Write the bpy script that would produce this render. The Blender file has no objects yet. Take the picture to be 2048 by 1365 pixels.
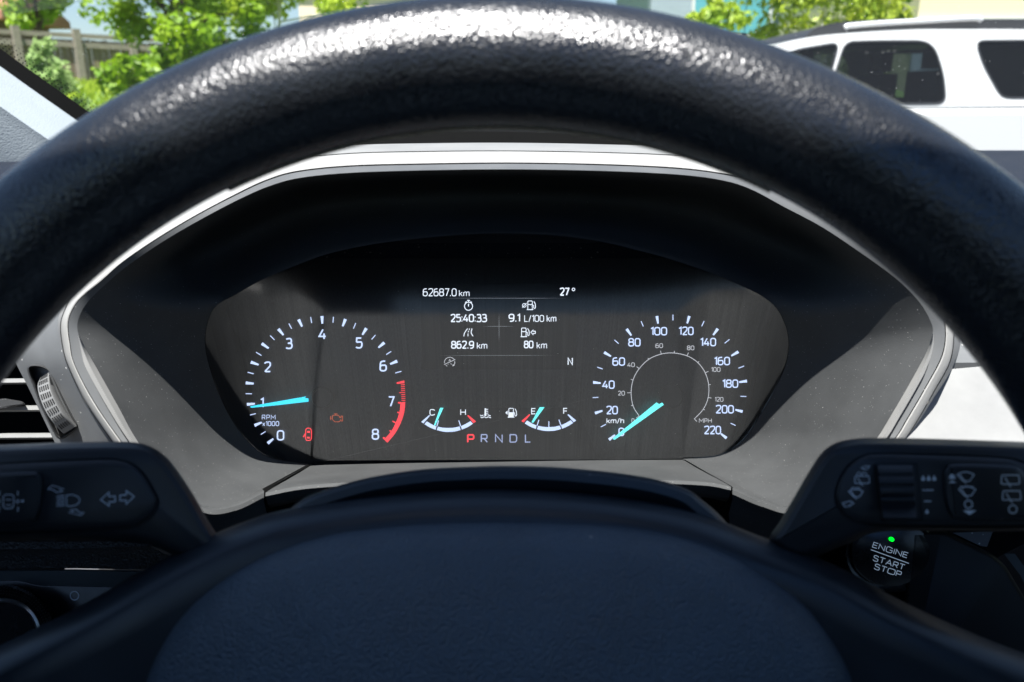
import bpy, bmesh, math, random
from mathutils import Vector, Matrix
random.seed(7)
SC = bpy.context.scene
COL = SC.collection

# ------------------------------------------------------------------ camera, sky, sun, exposure
PITCH = math.radians(16.5)
F = 1630.0                               # focal length in pixels of a 2048 wide frame
CAM = Vector((0.0, 0.0, 1.20))
AX_R = Vector((1, 0, 0))
AX_F = Vector((0, math.cos(PITCH), -math.sin(PITCH)))
AX_U = Vector((0, math.sin(PITCH), math.cos(PITCH)))
cd = bpy.data.cameras.new('camera')
cam = bpy.data.objects.new('camera', cd); COL.objects.link(cam)
cam.location = CAM
cam.rotation_euler = (math.radians(90) - PITCH, 0, 0)
cd.sensor_width = 36.0
cd.lens = F / 2048 * 36
cd.clip_start = 0.01; cd.clip_end = 2000
cd.dof.use_dof = True
cd.dof.focus_distance = 0.45
cd.dof.aperture_fstop = 13
SC.camera = cam

SUN_EL, SUN_AZ = 69.0, 193.0             # azimuth: degrees clockwise from +Y, the way the sun stands
w = bpy.data.worlds.new('World'); SC.world = w; w.use_nodes = True
nt = w.node_tree; nt.nodes.clear()
sky = nt.nodes.new('ShaderNodeTexSky'); sky.sky_type = 'NISHITA'; sky.sun_disc = False
sky.sun_elevation = math.radians(SUN_EL); sky.sun_rotation = math.radians(SUN_AZ)
sky.air_density = 1.0; sky.dust_density = 0.6; sky.ozone_density = 3.0
bg = nt.nodes.new('ShaderNodeBackground'); bg.inputs['Strength'].default_value = 0.055
wo = nt.nodes.new('ShaderNodeOutputWorld')
nt.links.new(sky.outputs[0], bg.inputs[0]); nt.links.new(bg.outputs[0], wo.inputs[0])
sl = bpy.data.lights.new('sun', 'SUN'); sl.energy = 5.0; sl.angle = math.radians(0.5); sl.color = (1.0, 0.98, 0.955)
sun = bpy.data.objects.new('sun', sl); COL.objects.link(sun)
el, az = math.radians(SUN_EL), math.radians(SUN_AZ)
SUNDIR = Vector((math.sin(az) * math.cos(el), math.cos(az) * math.cos(el), math.sin(el)))
sun.rotation_euler = SUNDIR.to_track_quat('Z', 'Y').to_euler()
SC.view_settings.view_transform = 'Standard'
SC.view_settings.look = 'None'
SC.view_settings.exposure = 1.5
SC.view_settings.gamma = 1.0
SC.view_settings.use_curve_mapping = False
SC.cycles.max_bounces = 8
SC.cycles.transparent_max_bounces = 16
SC.cycles.sample_clamp_indirect = 4.0

# ------------------------------------------------------------------ geometry helpers
def W(px, py, d):
    """photo pixel at camera depth d (metres) -> world point"""
    return CAM + d * (AX_F + AX_R * ((px - 1024) / F) + AX_U * ((682.5 - py) / F))
def U(px, py, y):
    """photo pixel on the upright plane world-y = y -> world point"""
    v = AX_F + AX_R * ((px - 1024) / F) + AX_U * ((682.5 - py) / F)
    return CAM + v * (y / v.y)
def lerp(a, b, t): return a + (b - a) * t

def catmull(pts, n=8, closed=False):
    P = [tuple(p) for p in pts]; out = []; L = len(P)
    segs = L if closed else L - 1
    for i in range(segs):
        p1, p2 = P[i], P[(i + 1) % L]
        p0 = P[i - 1] if (closed or i > 0) else tuple(2 * a - b for a, b in zip(p1, p2))
        p3 = P[(i + 2) % L] if (closed or i + 2 < L) else tuple(2 * b - a for a, b in zip(p1, p2))
        for k in range(n):
            t = k / n
            out.append(tuple(0.5 * (2 * b + (c - a) * t + (2 * a - 5 * b + 4 * c - d) * t * t + (3 * b - a - 3 * c + d) * t ** 3)
                             for a, b, c, d in zip(p0, p1, p2, p3)))
    if not closed: out.append(P[-1])
    return out

def round_poly(pts, r, n=5):
    """closed polygon with rounded corners of radius about r"""
    out = []; L = len(pts)
    for i in range(L):
        p, a, b = Vector(pts[i]), Vector(pts[i - 1]), Vector(pts[(i + 1) % L])
        da, db = (a - p), (b - p)
        ra = min(r, da.length * .45); rb = min(r, db.length * .45)
        q0, q1 = p + da.normalized() * ra, p + db.normalized() * rb
        for k in range(n + 1):
            t = k / n
            out.append(tuple((1 - t) ** 2 * q0 + 2 * t * (1 - t) * p + t * t * q1))
    return out

def offset(poly, amt):
    """closed 2D polygon moved inwards by amt"""
    L = len(poly)
    area = sum(poly[i][0] * poly[(i + 1) % L][1] - poly[(i + 1) % L][0] * poly[i][1] for i in range(L))
    s = 1 if area > 0 else -1
    out = []
    for i in range(L):
        a, b = Vector(poly[i - 1]), Vector(poly[(i + 1) % L])
        t = (b - a)
        if t.length < 1e-9: out.append(tuple(poly[i])); continue
        t.normalize()
        nrm = Vector((-t.y, t.x)) * s
        out.append((poly[i][0] + nrm.x * amt, poly[i][1] + nrm.y * amt))
    return out

class MB:
    def __init__(self): self.v = []; self.f = []
    def add(self, pts): 
        b = len(self.v); self.v += [Vector(p) for p in pts]; return b
    def poly(self, pts):
        b = self.add(pts); self.f.append(tuple(range(b, b + len(pts))))
    def loft(self, rings, closed=True, cap0=False, cap1=False):
        n = len(rings[0]); bs = [self.add(r) for r in rings]
        for a, c in zip(bs, bs[1:]):
            for i in range(n if closed else n - 1):
                j = (i + 1) % n
                self.f.append((a + i, a + j, c + j, c + i))
        if cap0: self.f.append(tuple(reversed(range(bs[0], bs[0] + n))))
        if cap1: self.f.append(tuple(range(bs[-1], bs[-1] + n)))
    def tube(self, pts, rad, n=10, caps=True):
        pts = [Vector(p) for p in pts]; rings = []
        up = None
        for i, p in enumerate(pts):
            t = (pts[min(i + 1, len(pts) - 1)] - pts[max(i - 1, 0)]).normalized()
            if up is None:
                up = t.orthogonal().normalized()
            up = (up - t * up.dot(t)).normalized(); s = t.cross(up)
            r = rad(i / (len(pts) - 1)) if callable(rad) else rad
            rings.append([p + (up * math.cos(a) + s * math.sin(a)) * r for a in (2 * math.pi * k / n for k in range(n))])
        self.loft(rings, True, caps, caps)
    def box(self, c, sx, sy, sz, rot=None):
        c = Vector(c); R = rot or Matrix.Identity(3)
        co = [c + R @ Vector((x * sx / 2, y * sy / 2, z * sz / 2)) for x in (-1, 1) for y in (-1, 1) for z in (-1, 1)]
        b = self.add(co)
        for q in ((0, 1, 3, 2), (4, 6, 7, 5), (0, 4, 5, 1), (2, 3, 7, 6), (0, 2, 6, 4), (1, 5, 7, 3)):
            self.f.append(tuple(b + i for i in q))
    def build(self, name, mat, parent=None, smooth=True, angle=40, label=None, fix=True):
        me = bpy.data.meshes.new(name)
        base = wloc(parent) if parent else Vector((0, 0, 0))
        me.from_pydata([v - base for v in self.v], [], self.f)
        if fix:
            bm = bmesh.new(); bm.from_mesh(me)
            bmesh.ops.remove_doubles(bm, verts=bm.verts, dist=1e-6)
            bmesh.ops.recalc_face_normals(bm, faces=bm.faces)
            bm.to_mesh(me); bm.free()
        if smooth:
            me.polygons.foreach_set('use_smooth', [True] * len(me.polygons))
            me.set_sharp_from_angle(angle=math.radians(angle))
        me.materials.append(mat)
        o = bpy.data.objects.new(name, me); COL.objects.link(o)
        if parent: o.parent = parent
        if label: o['label'] = label
        return o
def wloc(o):
    v = Vector(o.location)
    while o.parent: o = o.parent; v += o.location
    return v
def thing(name, label, cat, loc, group=None):
    o = bpy.data.objects.new(name, None); COL.objects.link(o); o.location = loc; o.empty_display_size = .02
    o['label'] = label; o['category'] = cat
    if group: o['group'] = group
    return o
def tag(o, label, cat, group=None):
    o['label'] = label; o['category'] = cat
    if group: o['group'] = group
    return o

def cushion(mb, outline, d, profile, cap=True):
    """profile: list of (inset in px, extra depth); outline in px"""
    rings = []
    for ins, dd in profile:
        rings.append([W(x, y, d + dd) for x, y in offset(outline, ins)])
    mb.loft(rings, True, False, cap)
def dome(mb, outline, ctr, d, profile):
    rings = []
    for s, dd in profile:
        rings.append([W(ctr[0] + (x - ctr[0]) * s, ctr[1] + (y - ctr[1]) * s, d + dd) for x, y in outline])
    mb.loft(rings, True)
    rings[-1]; mb.poly(rings[-1])

_lift = [0]
def lift(d):
    _lift[0] = (_lift[0] + 1) % 24
    return d - _lift[0] * 6e-6
def stroke(mb, pts, wd, d, closed=False):
    """flat ribbon of width wd px along px points, mitred"""
    d = lift(d); P = [Vector(p) for p in pts]; L = len(P); l, r = [], []
    for i in range(L):
        a = P[i - 1] if (i > 0 or closed) else P[i]
        b = P[(i + 1) % L] if (i < L - 1 or closed) else P[i]
        t1 = (P[i] - a); t2 = (b - P[i])
        if t1.length < 1e-6: t1 = t2
        if t2.length < 1e-6: t2 = t1
        t1 = t1.normalized(); t2 = t2.normalized()
        t = (t1 + t2)
        t = t.normalized() if t.length > 1e-6 else t1
        n = Vector((-t.y, t.x)); k = wd / 2 / max(.5, n.dot(Vector((-t1.y, t1.x))))
        l.append(P[i] + n * k); r.append(P[i] - n * k)
    mb.loft([[W(p.x, p.y, d) for p in l], [W(p.x, p.y, d) for p in r]], closed)
def fill(mb, pts, d):
    d = lift(d); mb.poly([W(x, y, d) for x, y in pts])
def circ(cx, cy, r, n=20, ry=None):
    return [(cx + r * math.cos(2 * math.pi * k / n), cy + (ry or r) * math.sin(2 * math.pi * k / n)) for k in range(n)]


# a plain stroke alphabet: per glyph its width and its lines on a box one unit high (y down); 'c' lines are rounded
GL = {
 '0': (.60, [('o', [(0, .0), (.60, .0), (.60, 1), (0, 1)])]),
 '1': (.24, [('s', [(0, .17), (.24, 0), (.24, 1)])]),
 '2': (.58, [('c', [(0, .13), (.10, -.01), (.56, -.04), (.60, .34), (.40, .58), (.02, 1.0)]), ('s', [(.02, 1), (.58, 1)])]),
 '3': (.58, [('c', [(0.02, .06), (.12, 0), (.54, -.02), (.56, .44), (.36, .47), (.18, .47)]), ('c', [(.18, .47), (.38, .47), (.62, .52), (.60, 1.0), (.12, 1.02), (0, .93)])]),
 '4': (.62, [('s', [(.36, 0), (0, .73), (.62, .73)]), ('s', [(.46, .42), (.46, 1)])]),
 '5': (.56, [('s', [(.53, 0), (.07, 0), (.05, .43)]), ('c', [(.05, .43), (.30, .40), (.60, .40), (.58, 1.0), (.12, 1.02), (0, .93)])]),
 '6': (.60, [('c', [(.50, 0), (.26, .0), (.02, .10), (.0, .60), (.0, 1), (.60, 1.0), (.60, .42), (.30, .42), (.10, .43), (.01, .56)])]),
 '7': (.56, [('s', [(0, 0), (.56, 0), (.20, 1)])]),
 '8': (.60, [('o', [(.03, 0), (.57, 0), (.57, .46), (.03, .46)]), ('o', [(0, .46), (.60, .46), (.60, 1), (0, 1)])]),
 '9': (.60, [('c', [(.10, 1), (.34, 1), (.58, .90), (.60, .40), (.60, 0), (0, 0), (0, .58), (.30, .58), (.50, .57), (.59, .44)])]),
 'R': (.56, [('c', [(0, 0), (.30, 0), (.54, -.01), (.54, .54), (.30, .53), (0, .53)]), ('s', [(0, 0), (0, 1)]), ('s', [(.28, .53), (.56, 1)])]),
 'P': (.54, [('c', [(0, 0), (.30, 0), (.54, -.01), (.54, .58), (.30, .57), (0, .57)]), ('s', [(0, 0), (0, 1)])]),
 'M': (.78, [('s', [(0, 1), (0, 0), (.39, .66), (.78, 0), (.78, 1)])]),
 'N': (.64, [('s', [(0, 1), (0, 0), (.64, 1), (.64, 0)])]),
 'D': (.64, [('c', [(0, 0), (.30, 0), (.64, .02), (.64, .98), (.30, 1), (0, 1)]), ('s', [(0, 0), (0, 1)])]),
 'L': (.48, [('s', [(0, 0), (0, 1), (.48, 1)])]),
 'C': (.66, [('c', [(.64, .16), (.52, .0), (.04, -.06), (.0, .5), (.04, 1.06), (.52, 1.0), (.64, .84)])]),
 'G': (.70, [('c', [(.66, .16), (.52, .0), (.04, -.06), (.0, .5), (.04, 1.06), (.60, 1.02), (.68, .86)]), ('s', [(.68, .88), (.68, .52), (.40, .52)])]),
 'S': (.60, [('c', [(.58, .14), (.46, -.02), (.04, -.04), (.02, .42), (.30, .48), (.60, .54), (.58, 1.04), (.12, 1.02), (0, .86)])]),
 'O': (.84, [('o', [(0, 0), (.84, 0), (.84, 1), (0, 1)])]),
 'H': (.62, [('s', [(0, 0), (0, 1)]), ('s', [(.62, 0), (.62, 1)]), ('s', [(0, .5), (.62, .5)])]),
 'E': (.50, [('s', [(.50, 0), (0, 0), (0, 1), (.50, 1)]), ('s', [(0, .49), (.44, .49)])]),
 'F': (.48, [('s', [(.48, 0), (0, 0), (0, 1)]), ('s', [(0, .5), (.42, .5)])]),
 'I': (.02, [('s', [(.01, 0), (.01, 1)])]),
 'T': (.60, [('s', [(0, 0), (.60, 0)]), ('s', [(.30, 0), (.30, 1)])]),
 'A': (.70, [('s', [(0, 1), (.35, 0), (.70, 1)]), ('s', [(.13, .66), (.57, .66)])]),
 'k': (.44, [('s', [(0, 0), (0, 1)]), ('s', [(.42, .32), (.02, .70)]), ('s', [(.16, .58), (.44, 1)])]),
 'm': (.78, [('s', [(0, .32), (0, 1)]), ('c', [(0, .46), (.08, .32), (.38, .27), (.39, .55), (.39, 1)]), ('c', [(.39, .46), (.46, .32), (.77, .27), (.78, .55), (.78, 1)])]),
 'h': (.46, [('s', [(0, 0), (0, 1)]), ('c', [(0, .46), (.10, .32), (.45, .27), (.46, .55), (.46, 1)])]),
 'x': (.44, [('s', [(0, .32), (.44, 1)]), ('s', [(.44, .32), (0, 1)])]),
 '/': (.34, [('s', [(0, 1.06), (.34, -.04)])]),
 ':': (.08, [('s', [(.04, .28), (.04, .40)]), ('s', [(.04, .86), (.04, .98)])]),
 '.': (.08, [('s', [(.04, .90), (.04, 1.04)])]),
 ' ': (.14, []),
}
def chaikin(P, closed=False, it=3):
    for _ in range(it):
        Q = [] if closed else [P[0]]
        for i in range(len(P) if closed else len(P) - 1):
            a, b = P[i], P[(i + 1) % len(P)]
            Q.append((a[0] * .75 + b[0] * .25, a[1] * .75 + b[1] * .25)); Q.append((a[0] * .25 + b[0] * .75, a[1] * .25 + b[1] * .75))
        if not closed: Q.append(P[-1])
        P = Q
    return P
def text(mb, s, cx, cy, wd, h, d, rot=0.0, weight=.13, gap=.20):
    """stroke lettering fitted to a wd x h px box centred on (cx,cy); rot in degrees clockwise; weight = stroke / height"""
    lw = weight * h; x = 0; segs = []
    for i, ch in enumerate(s):
        gw, lines = GL[ch]
        for kind, P in lines:
            Q = [(x + a, b) for a, b in P]
            if kind == 'c': Q = chaikin(Q)
            elif kind == 'o': Q = round_poly(Q, .27, 6)
            segs.append((Q, kind == 'o'))
        x += gw + (gap if i < len(s) - 1 else 0)
    sx = (wd - lw) / max(x, .05) if len(s) > 1 or x > .1 else 0; sy = h - lw
    if s == '1': sx = (wd - lw) / .24
    a = math.radians(rot); ca, sa = math.cos(a), math.sin(a)
    for Q, cl in segs:
        P = []
        for u, v in Q:
            X, Y = (u - x / 2) * sx, (v - .5) * sy
            P.append((cx + X * ca - Y * sa, cy + X * sa + Y * ca))
        stroke(mb, P, lw, d, cl)

# ------------------------------------------------------------------ materials
def nodes(name):
    m = bpy.data.materials.new(name); m.use_nodes = True
    t = m.node_tree; return m, t, t.nodes['Principled BSDF'], t.nodes, t.links
def N(ns, kind, **kw):
    n = ns.new(kind)
    for k, v in kw.items():
        if k in n.inputs: n.inputs[k].default_value = v
        else: setattr(n, k, v)
    return n
def mat(name, col, rough=.5, metal=0, bump=None, mottle=0, dust=None, spec=.5, streak=None, coat=0, sheen=0):
    """bump (scale, strength, distance[, 'cell']); dust (scale, size, share); mottle = how much the colour wanders"""
    m, t, p, ns, L = nodes(name)
    p.inputs['Roughness'].default_value = rough; p.inputs['Metallic'].default_value = metal
    p.inputs['Specular IOR Level'].default_value = spec
    p.inputs['Coat Weight'].default_value = coat
    p.inputs['Sheen Weight'].default_value = sheen; p.inputs['Sheen Roughness'].default_value = .35; p.inputs['Sheen Tint'].default_value = (.25, .55, 1.0, 1)  # blue tint stands in for sky gleam along the rim edge
    tc = N(ns, 'ShaderNodeTexCoord')
    last = None
    rgb = N(ns, 'ShaderNodeRGB'); rgb.outputs[0].default_value = (*col, 1); last = rgb.outputs[0]
    if mottle:
        no = N(ns, 'ShaderNodeTexNoise', Scale=38.0, Detail=6.0, Roughness=.65); L.new(tc.outputs['Object'], no.inputs['Vector'])
        mr = N(ns, 'ShaderNodeMapRange'); mr.inputs['From Min'].default_value = .3; mr.inputs['From Max'].default_value = .7
        mr.inputs['To Min'].default_value = 1 - mottle; mr.inputs['To Max'].default_value = 1 + mottle
        L.new(no.outputs['Fac'], mr.inputs['Value'])
        mx = N(ns, 'ShaderNodeVectorMath', operation='SCALE'); L.new(last, mx.inputs[0]); L.new(mr.outputs[0], mx.inputs['Scale']); last = mx.outputs[0]
        r2 = N(ns, 'ShaderNodeMapRange'); r2.inputs['From Min'].default_value = .3; r2.inputs['From Max'].default_value = .7
        r2.inputs['To Min'].default_value = rough - .07; r2.inputs['To Max'].default_value = min(1, rough + .07)
        L.new(no.outputs['Fac'], r2.inputs['Value']); L.new(r2.outputs[0], p.inputs['Roughness'])
    if dust:
        for sc, sz, share, bright in dust:
            nz = N(ns, 'ShaderNodeTexNoise', Scale=sc * .9, Detail=1.0); L.new(tc.outputs['Object'], nz.inputs['Vector'])
            ad = N(ns, 'ShaderNodeMix', data_type='VECTOR', factor_mode='UNIFORM'); ad.inputs[0].default_value = .004
            vo = N(ns, 'ShaderNodeTexVoronoi', Scale=sc); L.new(tc.outputs['Object'], vo.inputs['Vector'])
            sep = N(ns, 'ShaderNodeSeparateColor'); L.new(vo.outputs['Color'], sep.inputs[0])
            big = N(ns, 'ShaderNodeMath', operation='LESS_THAN'); big.inputs[1].default_value = share; L.new(sep.outputs[0], big.inputs[0])
            sz_ = N(ns, 'ShaderNodeMath', operation='MULTIPLY'); sz_.inputs[1].default_value = sz; L.new(sep.outputs[1], sz_.inputs[0])
            lt = N(ns, 'ShaderNodeMath', operation='LESS_THAN'); L.new(vo.outputs['Distance'], lt.inputs[0]); L.new(sz_.outputs[0], lt.inputs[1])
            mu = N(ns, 'ShaderNodeMath', operation='MULTIPLY'); L.new(big.outputs[0], mu.inputs[0]); L.new(lt.outputs[0], mu.inputs[1])
            mc = N(ns, 'ShaderNodeMix', data_type='RGBA'); L.new(mu.outputs[0], mc.inputs[0]); L.new(last, mc.inputs[6]); mc.inputs[7].default_value = (bright, bright * .98, bright * .94, 1)
            last = mc.outputs[2]
    if streak:
        mp = N(ns, 'ShaderNodeMapping'); mp.inputs['Scale'].default_value = streak[:3]; L.new(tc.outputs['Object'], mp.inputs['Vector'])
        no = N(ns, 'ShaderNodeTexNoise', Scale=1.0, Detail=5.0, Roughness=.7); L.new(mp.outputs[0], no.inputs['Vector'])
        mr = N(ns, 'ShaderNodeMapRange'); mr.inputs['From Min'].default_value = .25; mr.inputs['From Max'].default_value = .75
        mr.inputs['To Min'].default_value = 1 - streak[3]; mr.inputs['To Max'].default_value = 1 + streak[3]
        L.new(no.outputs['Fac'], mr.inputs['Value'])
        mx = N(ns, 'ShaderNodeVectorMath', operation='SCALE'); L.new(last, mx.inputs[0]); L.new(mr.outputs[0], mx.inputs['Scale']); last = mx.outputs[0]
        bp = N(ns, 'ShaderNodeBump', Strength=.5, Distance=.00015); L.new(no.outputs['Fac'], bp.inputs['Height']); L.new(bp.outputs[0], p.inputs['Normal'])
    L.new(last, p.inputs['Base Color'])
    if bump:
        if len(bump) > 3:
            nz = N(ns, 'ShaderNodeTexNoise', Scale=bump[0] * .6, Detail=2.0); L.new(tc.outputs['Object'], nz.inputs['Vector'])
            av = N(ns, 'ShaderNodeVectorMath', operation='MULTIPLY_ADD'); L.new(nz.outputs['Color'], av.inputs[0])
            k = .9 / bump[0]; av.inputs[1].default_value = (k, k, k); L.new(tc.outputs['Object'], av.inputs[2])
            no = N(ns, 'ShaderNodeTexVoronoi', Scale=bump[0], feature='SMOOTH_F1'); no.inputs['Smoothness'].default_value = .35
            L.new(av.outputs[0], no.inputs['Vector']); h = no.outputs['Distance']
            bp = N(ns, 'ShaderNodeBump', Strength=bump[1], Distance=bump[2], invert=True)
        else:
            no = N(ns, 'ShaderNodeTexNoise', Scale=bump[0], Detail=4.0, Roughness=.6); L.new(tc.outputs['Object'], no.inputs['Vector']); h = no.outputs['Fac']
            bp = N(ns, 'ShaderNodeBump', Strength=bump[1], Distance=bump[2])
        L.new(h, bp.inputs['Height']); L.new(bp.outputs[0], p.inputs['Normal'])
    return m
def glow(name, col, st):
    m, t, p, ns, L = nodes(name)
    p.inputs['Base Color'].default_value = (*[c * .3 for c in col], 1); p.inputs['Roughness'].default_value = .6
    p.inputs['Specular IOR Level'].default_value = .1
    p.inputs['Emission Color'].default_value = (*col, 1); p.inputs['Emission Strength'].default_value = st
    return m
def pane_mat(name, tint, refl=1.0, dust=None, ior=1.5, haze=0.0, rough=.02, smear=None):
    """thin glass: clear, with a Fresnel mirror coat and dust specks"""
    m, t, p, ns, L = nodes(name)
    out = ns['Material Output']; ns.remove(p)
    tr = N(ns, 'ShaderNodeBsdfTransparent'); tr.inputs[0].default_value = (*tint, 1)
    gl = N(ns, 'ShaderNodeBsdfGlossy', Roughness=rough); gl.inputs[0].default_value = (1, 1, 1, 1)
    if smear:                                              # upright wipe marks in the mirror coat
        t_ = N(ns, 'ShaderNodeTexCoord'); mp = N(ns, 'ShaderNodeMapping'); mp.inputs['Scale'].default_value = smear; L.new(t_.outputs['Object'], mp.inputs['Vector'])
        n_ = N(ns, 'ShaderNodeTexNoise', Scale=1.0, Detail=5.0, Roughness=.7); L.new(mp.outputs[0], n_.inputs['Vector'])
        c_ = N(ns, 'ShaderNodeValToRGB'); c_.color_ramp.elements[0].position = .32; c_.color_ramp.elements[1].position = .72
        c_.color_ramp.elements[0].color = (.70, .70, .71, 1); c_.color_ramp.elements[1].color = (1, 1, 1, 1); L.new(n_.outputs['Fac'], c_.inputs[0]); L.new(c_.outputs[0], gl.inputs[0])
    fr = N(ns, 'ShaderNodeFresnel', IOR=ior)
    ge = N(ns, 'ShaderNodeNewGeometry')                    # a thin sheet mirrors alike from both sides
    io = N(ns, 'ShaderNodeMapRange'); io.inputs['To Min'].default_value = ior; io.inputs['To Max'].default_value = 1 / ior
    L.new(ge.outputs['Backfacing'], io.inputs['Value']); L.new(io.outputs[0], fr.inputs['IOR'])
    mu = N(ns, 'ShaderNodeMath', operation='MULTIPLY'); mu.inputs[1].default_value = refl; L.new(fr.outputs[0], mu.inputs[0])
    mx = N(ns, 'ShaderNodeMixShader'); L.new(mu.outputs[0], mx.inputs[0]); L.new(tr.outputs[0], mx.inputs[1]); L.new(gl.outputs[0], mx.inputs[2])
    last = mx.outputs[0]
    if dust:
        tc = N(ns, 'ShaderNodeTexCoord')
        df = N(ns, 'ShaderNodeBsdfDiffuse'); df.inputs[0].default_value = (.8, .8, .78, 1)
        tl = N(ns, 'ShaderNodeBsdfTranslucent'); tl.inputs[0].default_value = (.8, .8, .78, 1)
        ds = N(ns, 'ShaderNodeMixShader'); ds.inputs[0].default_value = .5; L.new(df.outputs[0], ds.inputs[1]); L.new(tl.outputs[0], ds.inputs[2])
        vo = N(ns, 'ShaderNodeTexVoronoi', Scale=dust[0]); L.new(tc.outputs['Object'], vo.inputs['Vector'])
        sep = N(ns, 'ShaderNodeSeparateColor'); L.new(vo.outputs['Color'], sep.inputs[0])
        big = N(ns, 'ShaderNodeMath', operation='LESS_THAN'); big.inputs[1].default_value = dust[2]; L.new(sep.outputs[0], big.inputs[0])
        sz_ = N(ns, 'ShaderNodeMath', operation='MULTIPLY'); sz_.inputs[1].default_value = dust[1]; L.new(sep.outputs[1], sz_.inputs[0])
        lt = N(ns, 'ShaderNodeMath', operation='LESS_THAN'); L.new(vo.outputs['Distance'], lt.inputs[0]); L.new(sz_.outputs[0], lt.inputs[1])
        m2 = N(ns, 'ShaderNodeMath', operation='MULTIPLY'); L.new(big.outputs[0], m2.inputs[0]); L.new(lt.outputs[0], m2.inputs[1])
        m3 = N(ns, 'ShaderNodeMath', operation='MULTIPLY'); L.new(m2.outputs[0], m3.inputs[0]); m3.inputs[1].default_value = dust[3]
        m4 = N(ns, 'ShaderNodeMath', operation='ADD', use_clamp=True); L.new(m3.outputs[0], m4.inputs[0]); m4.inputs[1].default_value = haze
        m5 = N(ns, 'ShaderNodeMixShader'); L.new(m4.outputs[0], m5.inputs[0]); L.new(last, m5.inputs[1]); L.new(ds.outputs[0], m5.inputs[2]); last = m5.outputs[0]
    L.new(last, out.inputs['Surface'])
    return m
def leaf_mat(name, c1, c2, scale=1.2, trans=.45):
    m, t, p, ns, L = nodes(name); out = ns['Material Output']; ns.remove(p)
    tc = N(ns, 'ShaderNodeTexCoord'); no = N(ns, 'ShaderNodeTexNoise', Scale=scale, Detail=5.0, Roughness=.7); L.new(tc.outputs['Object'], no.inputs['Vector'])
    cr = N(ns, 'ShaderNodeValToRGB'); cr.color_ramp.elements[0].position = .35; cr.color_ramp.elements[1].position = .65
    cr.color_ramp.elements[0].color = (*c1, 1); cr.color_ramp.elements[1].color = (*c2, 1); L.new(no.outputs['Fac'], cr.inputs[0])
    d = N(ns, 'ShaderNodeBsdfPrincipled', Roughness=.5); L.new(cr.outputs[0], d.inputs['Base Color'])
    tl = N(ns, 'ShaderNodeBsdfTranslucent'); L.new(cr.outputs[0], tl.inputs[0])
    mx = N(ns, 'ShaderNodeMixShader'); mx.inputs[0].default_value = trans; L.new(d.outputs[0], mx.inputs[1]); L.new(tl.outputs[0], mx.inputs[2])
    L.new(mx.outputs[0], out.inputs['Surface']); return m

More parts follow.
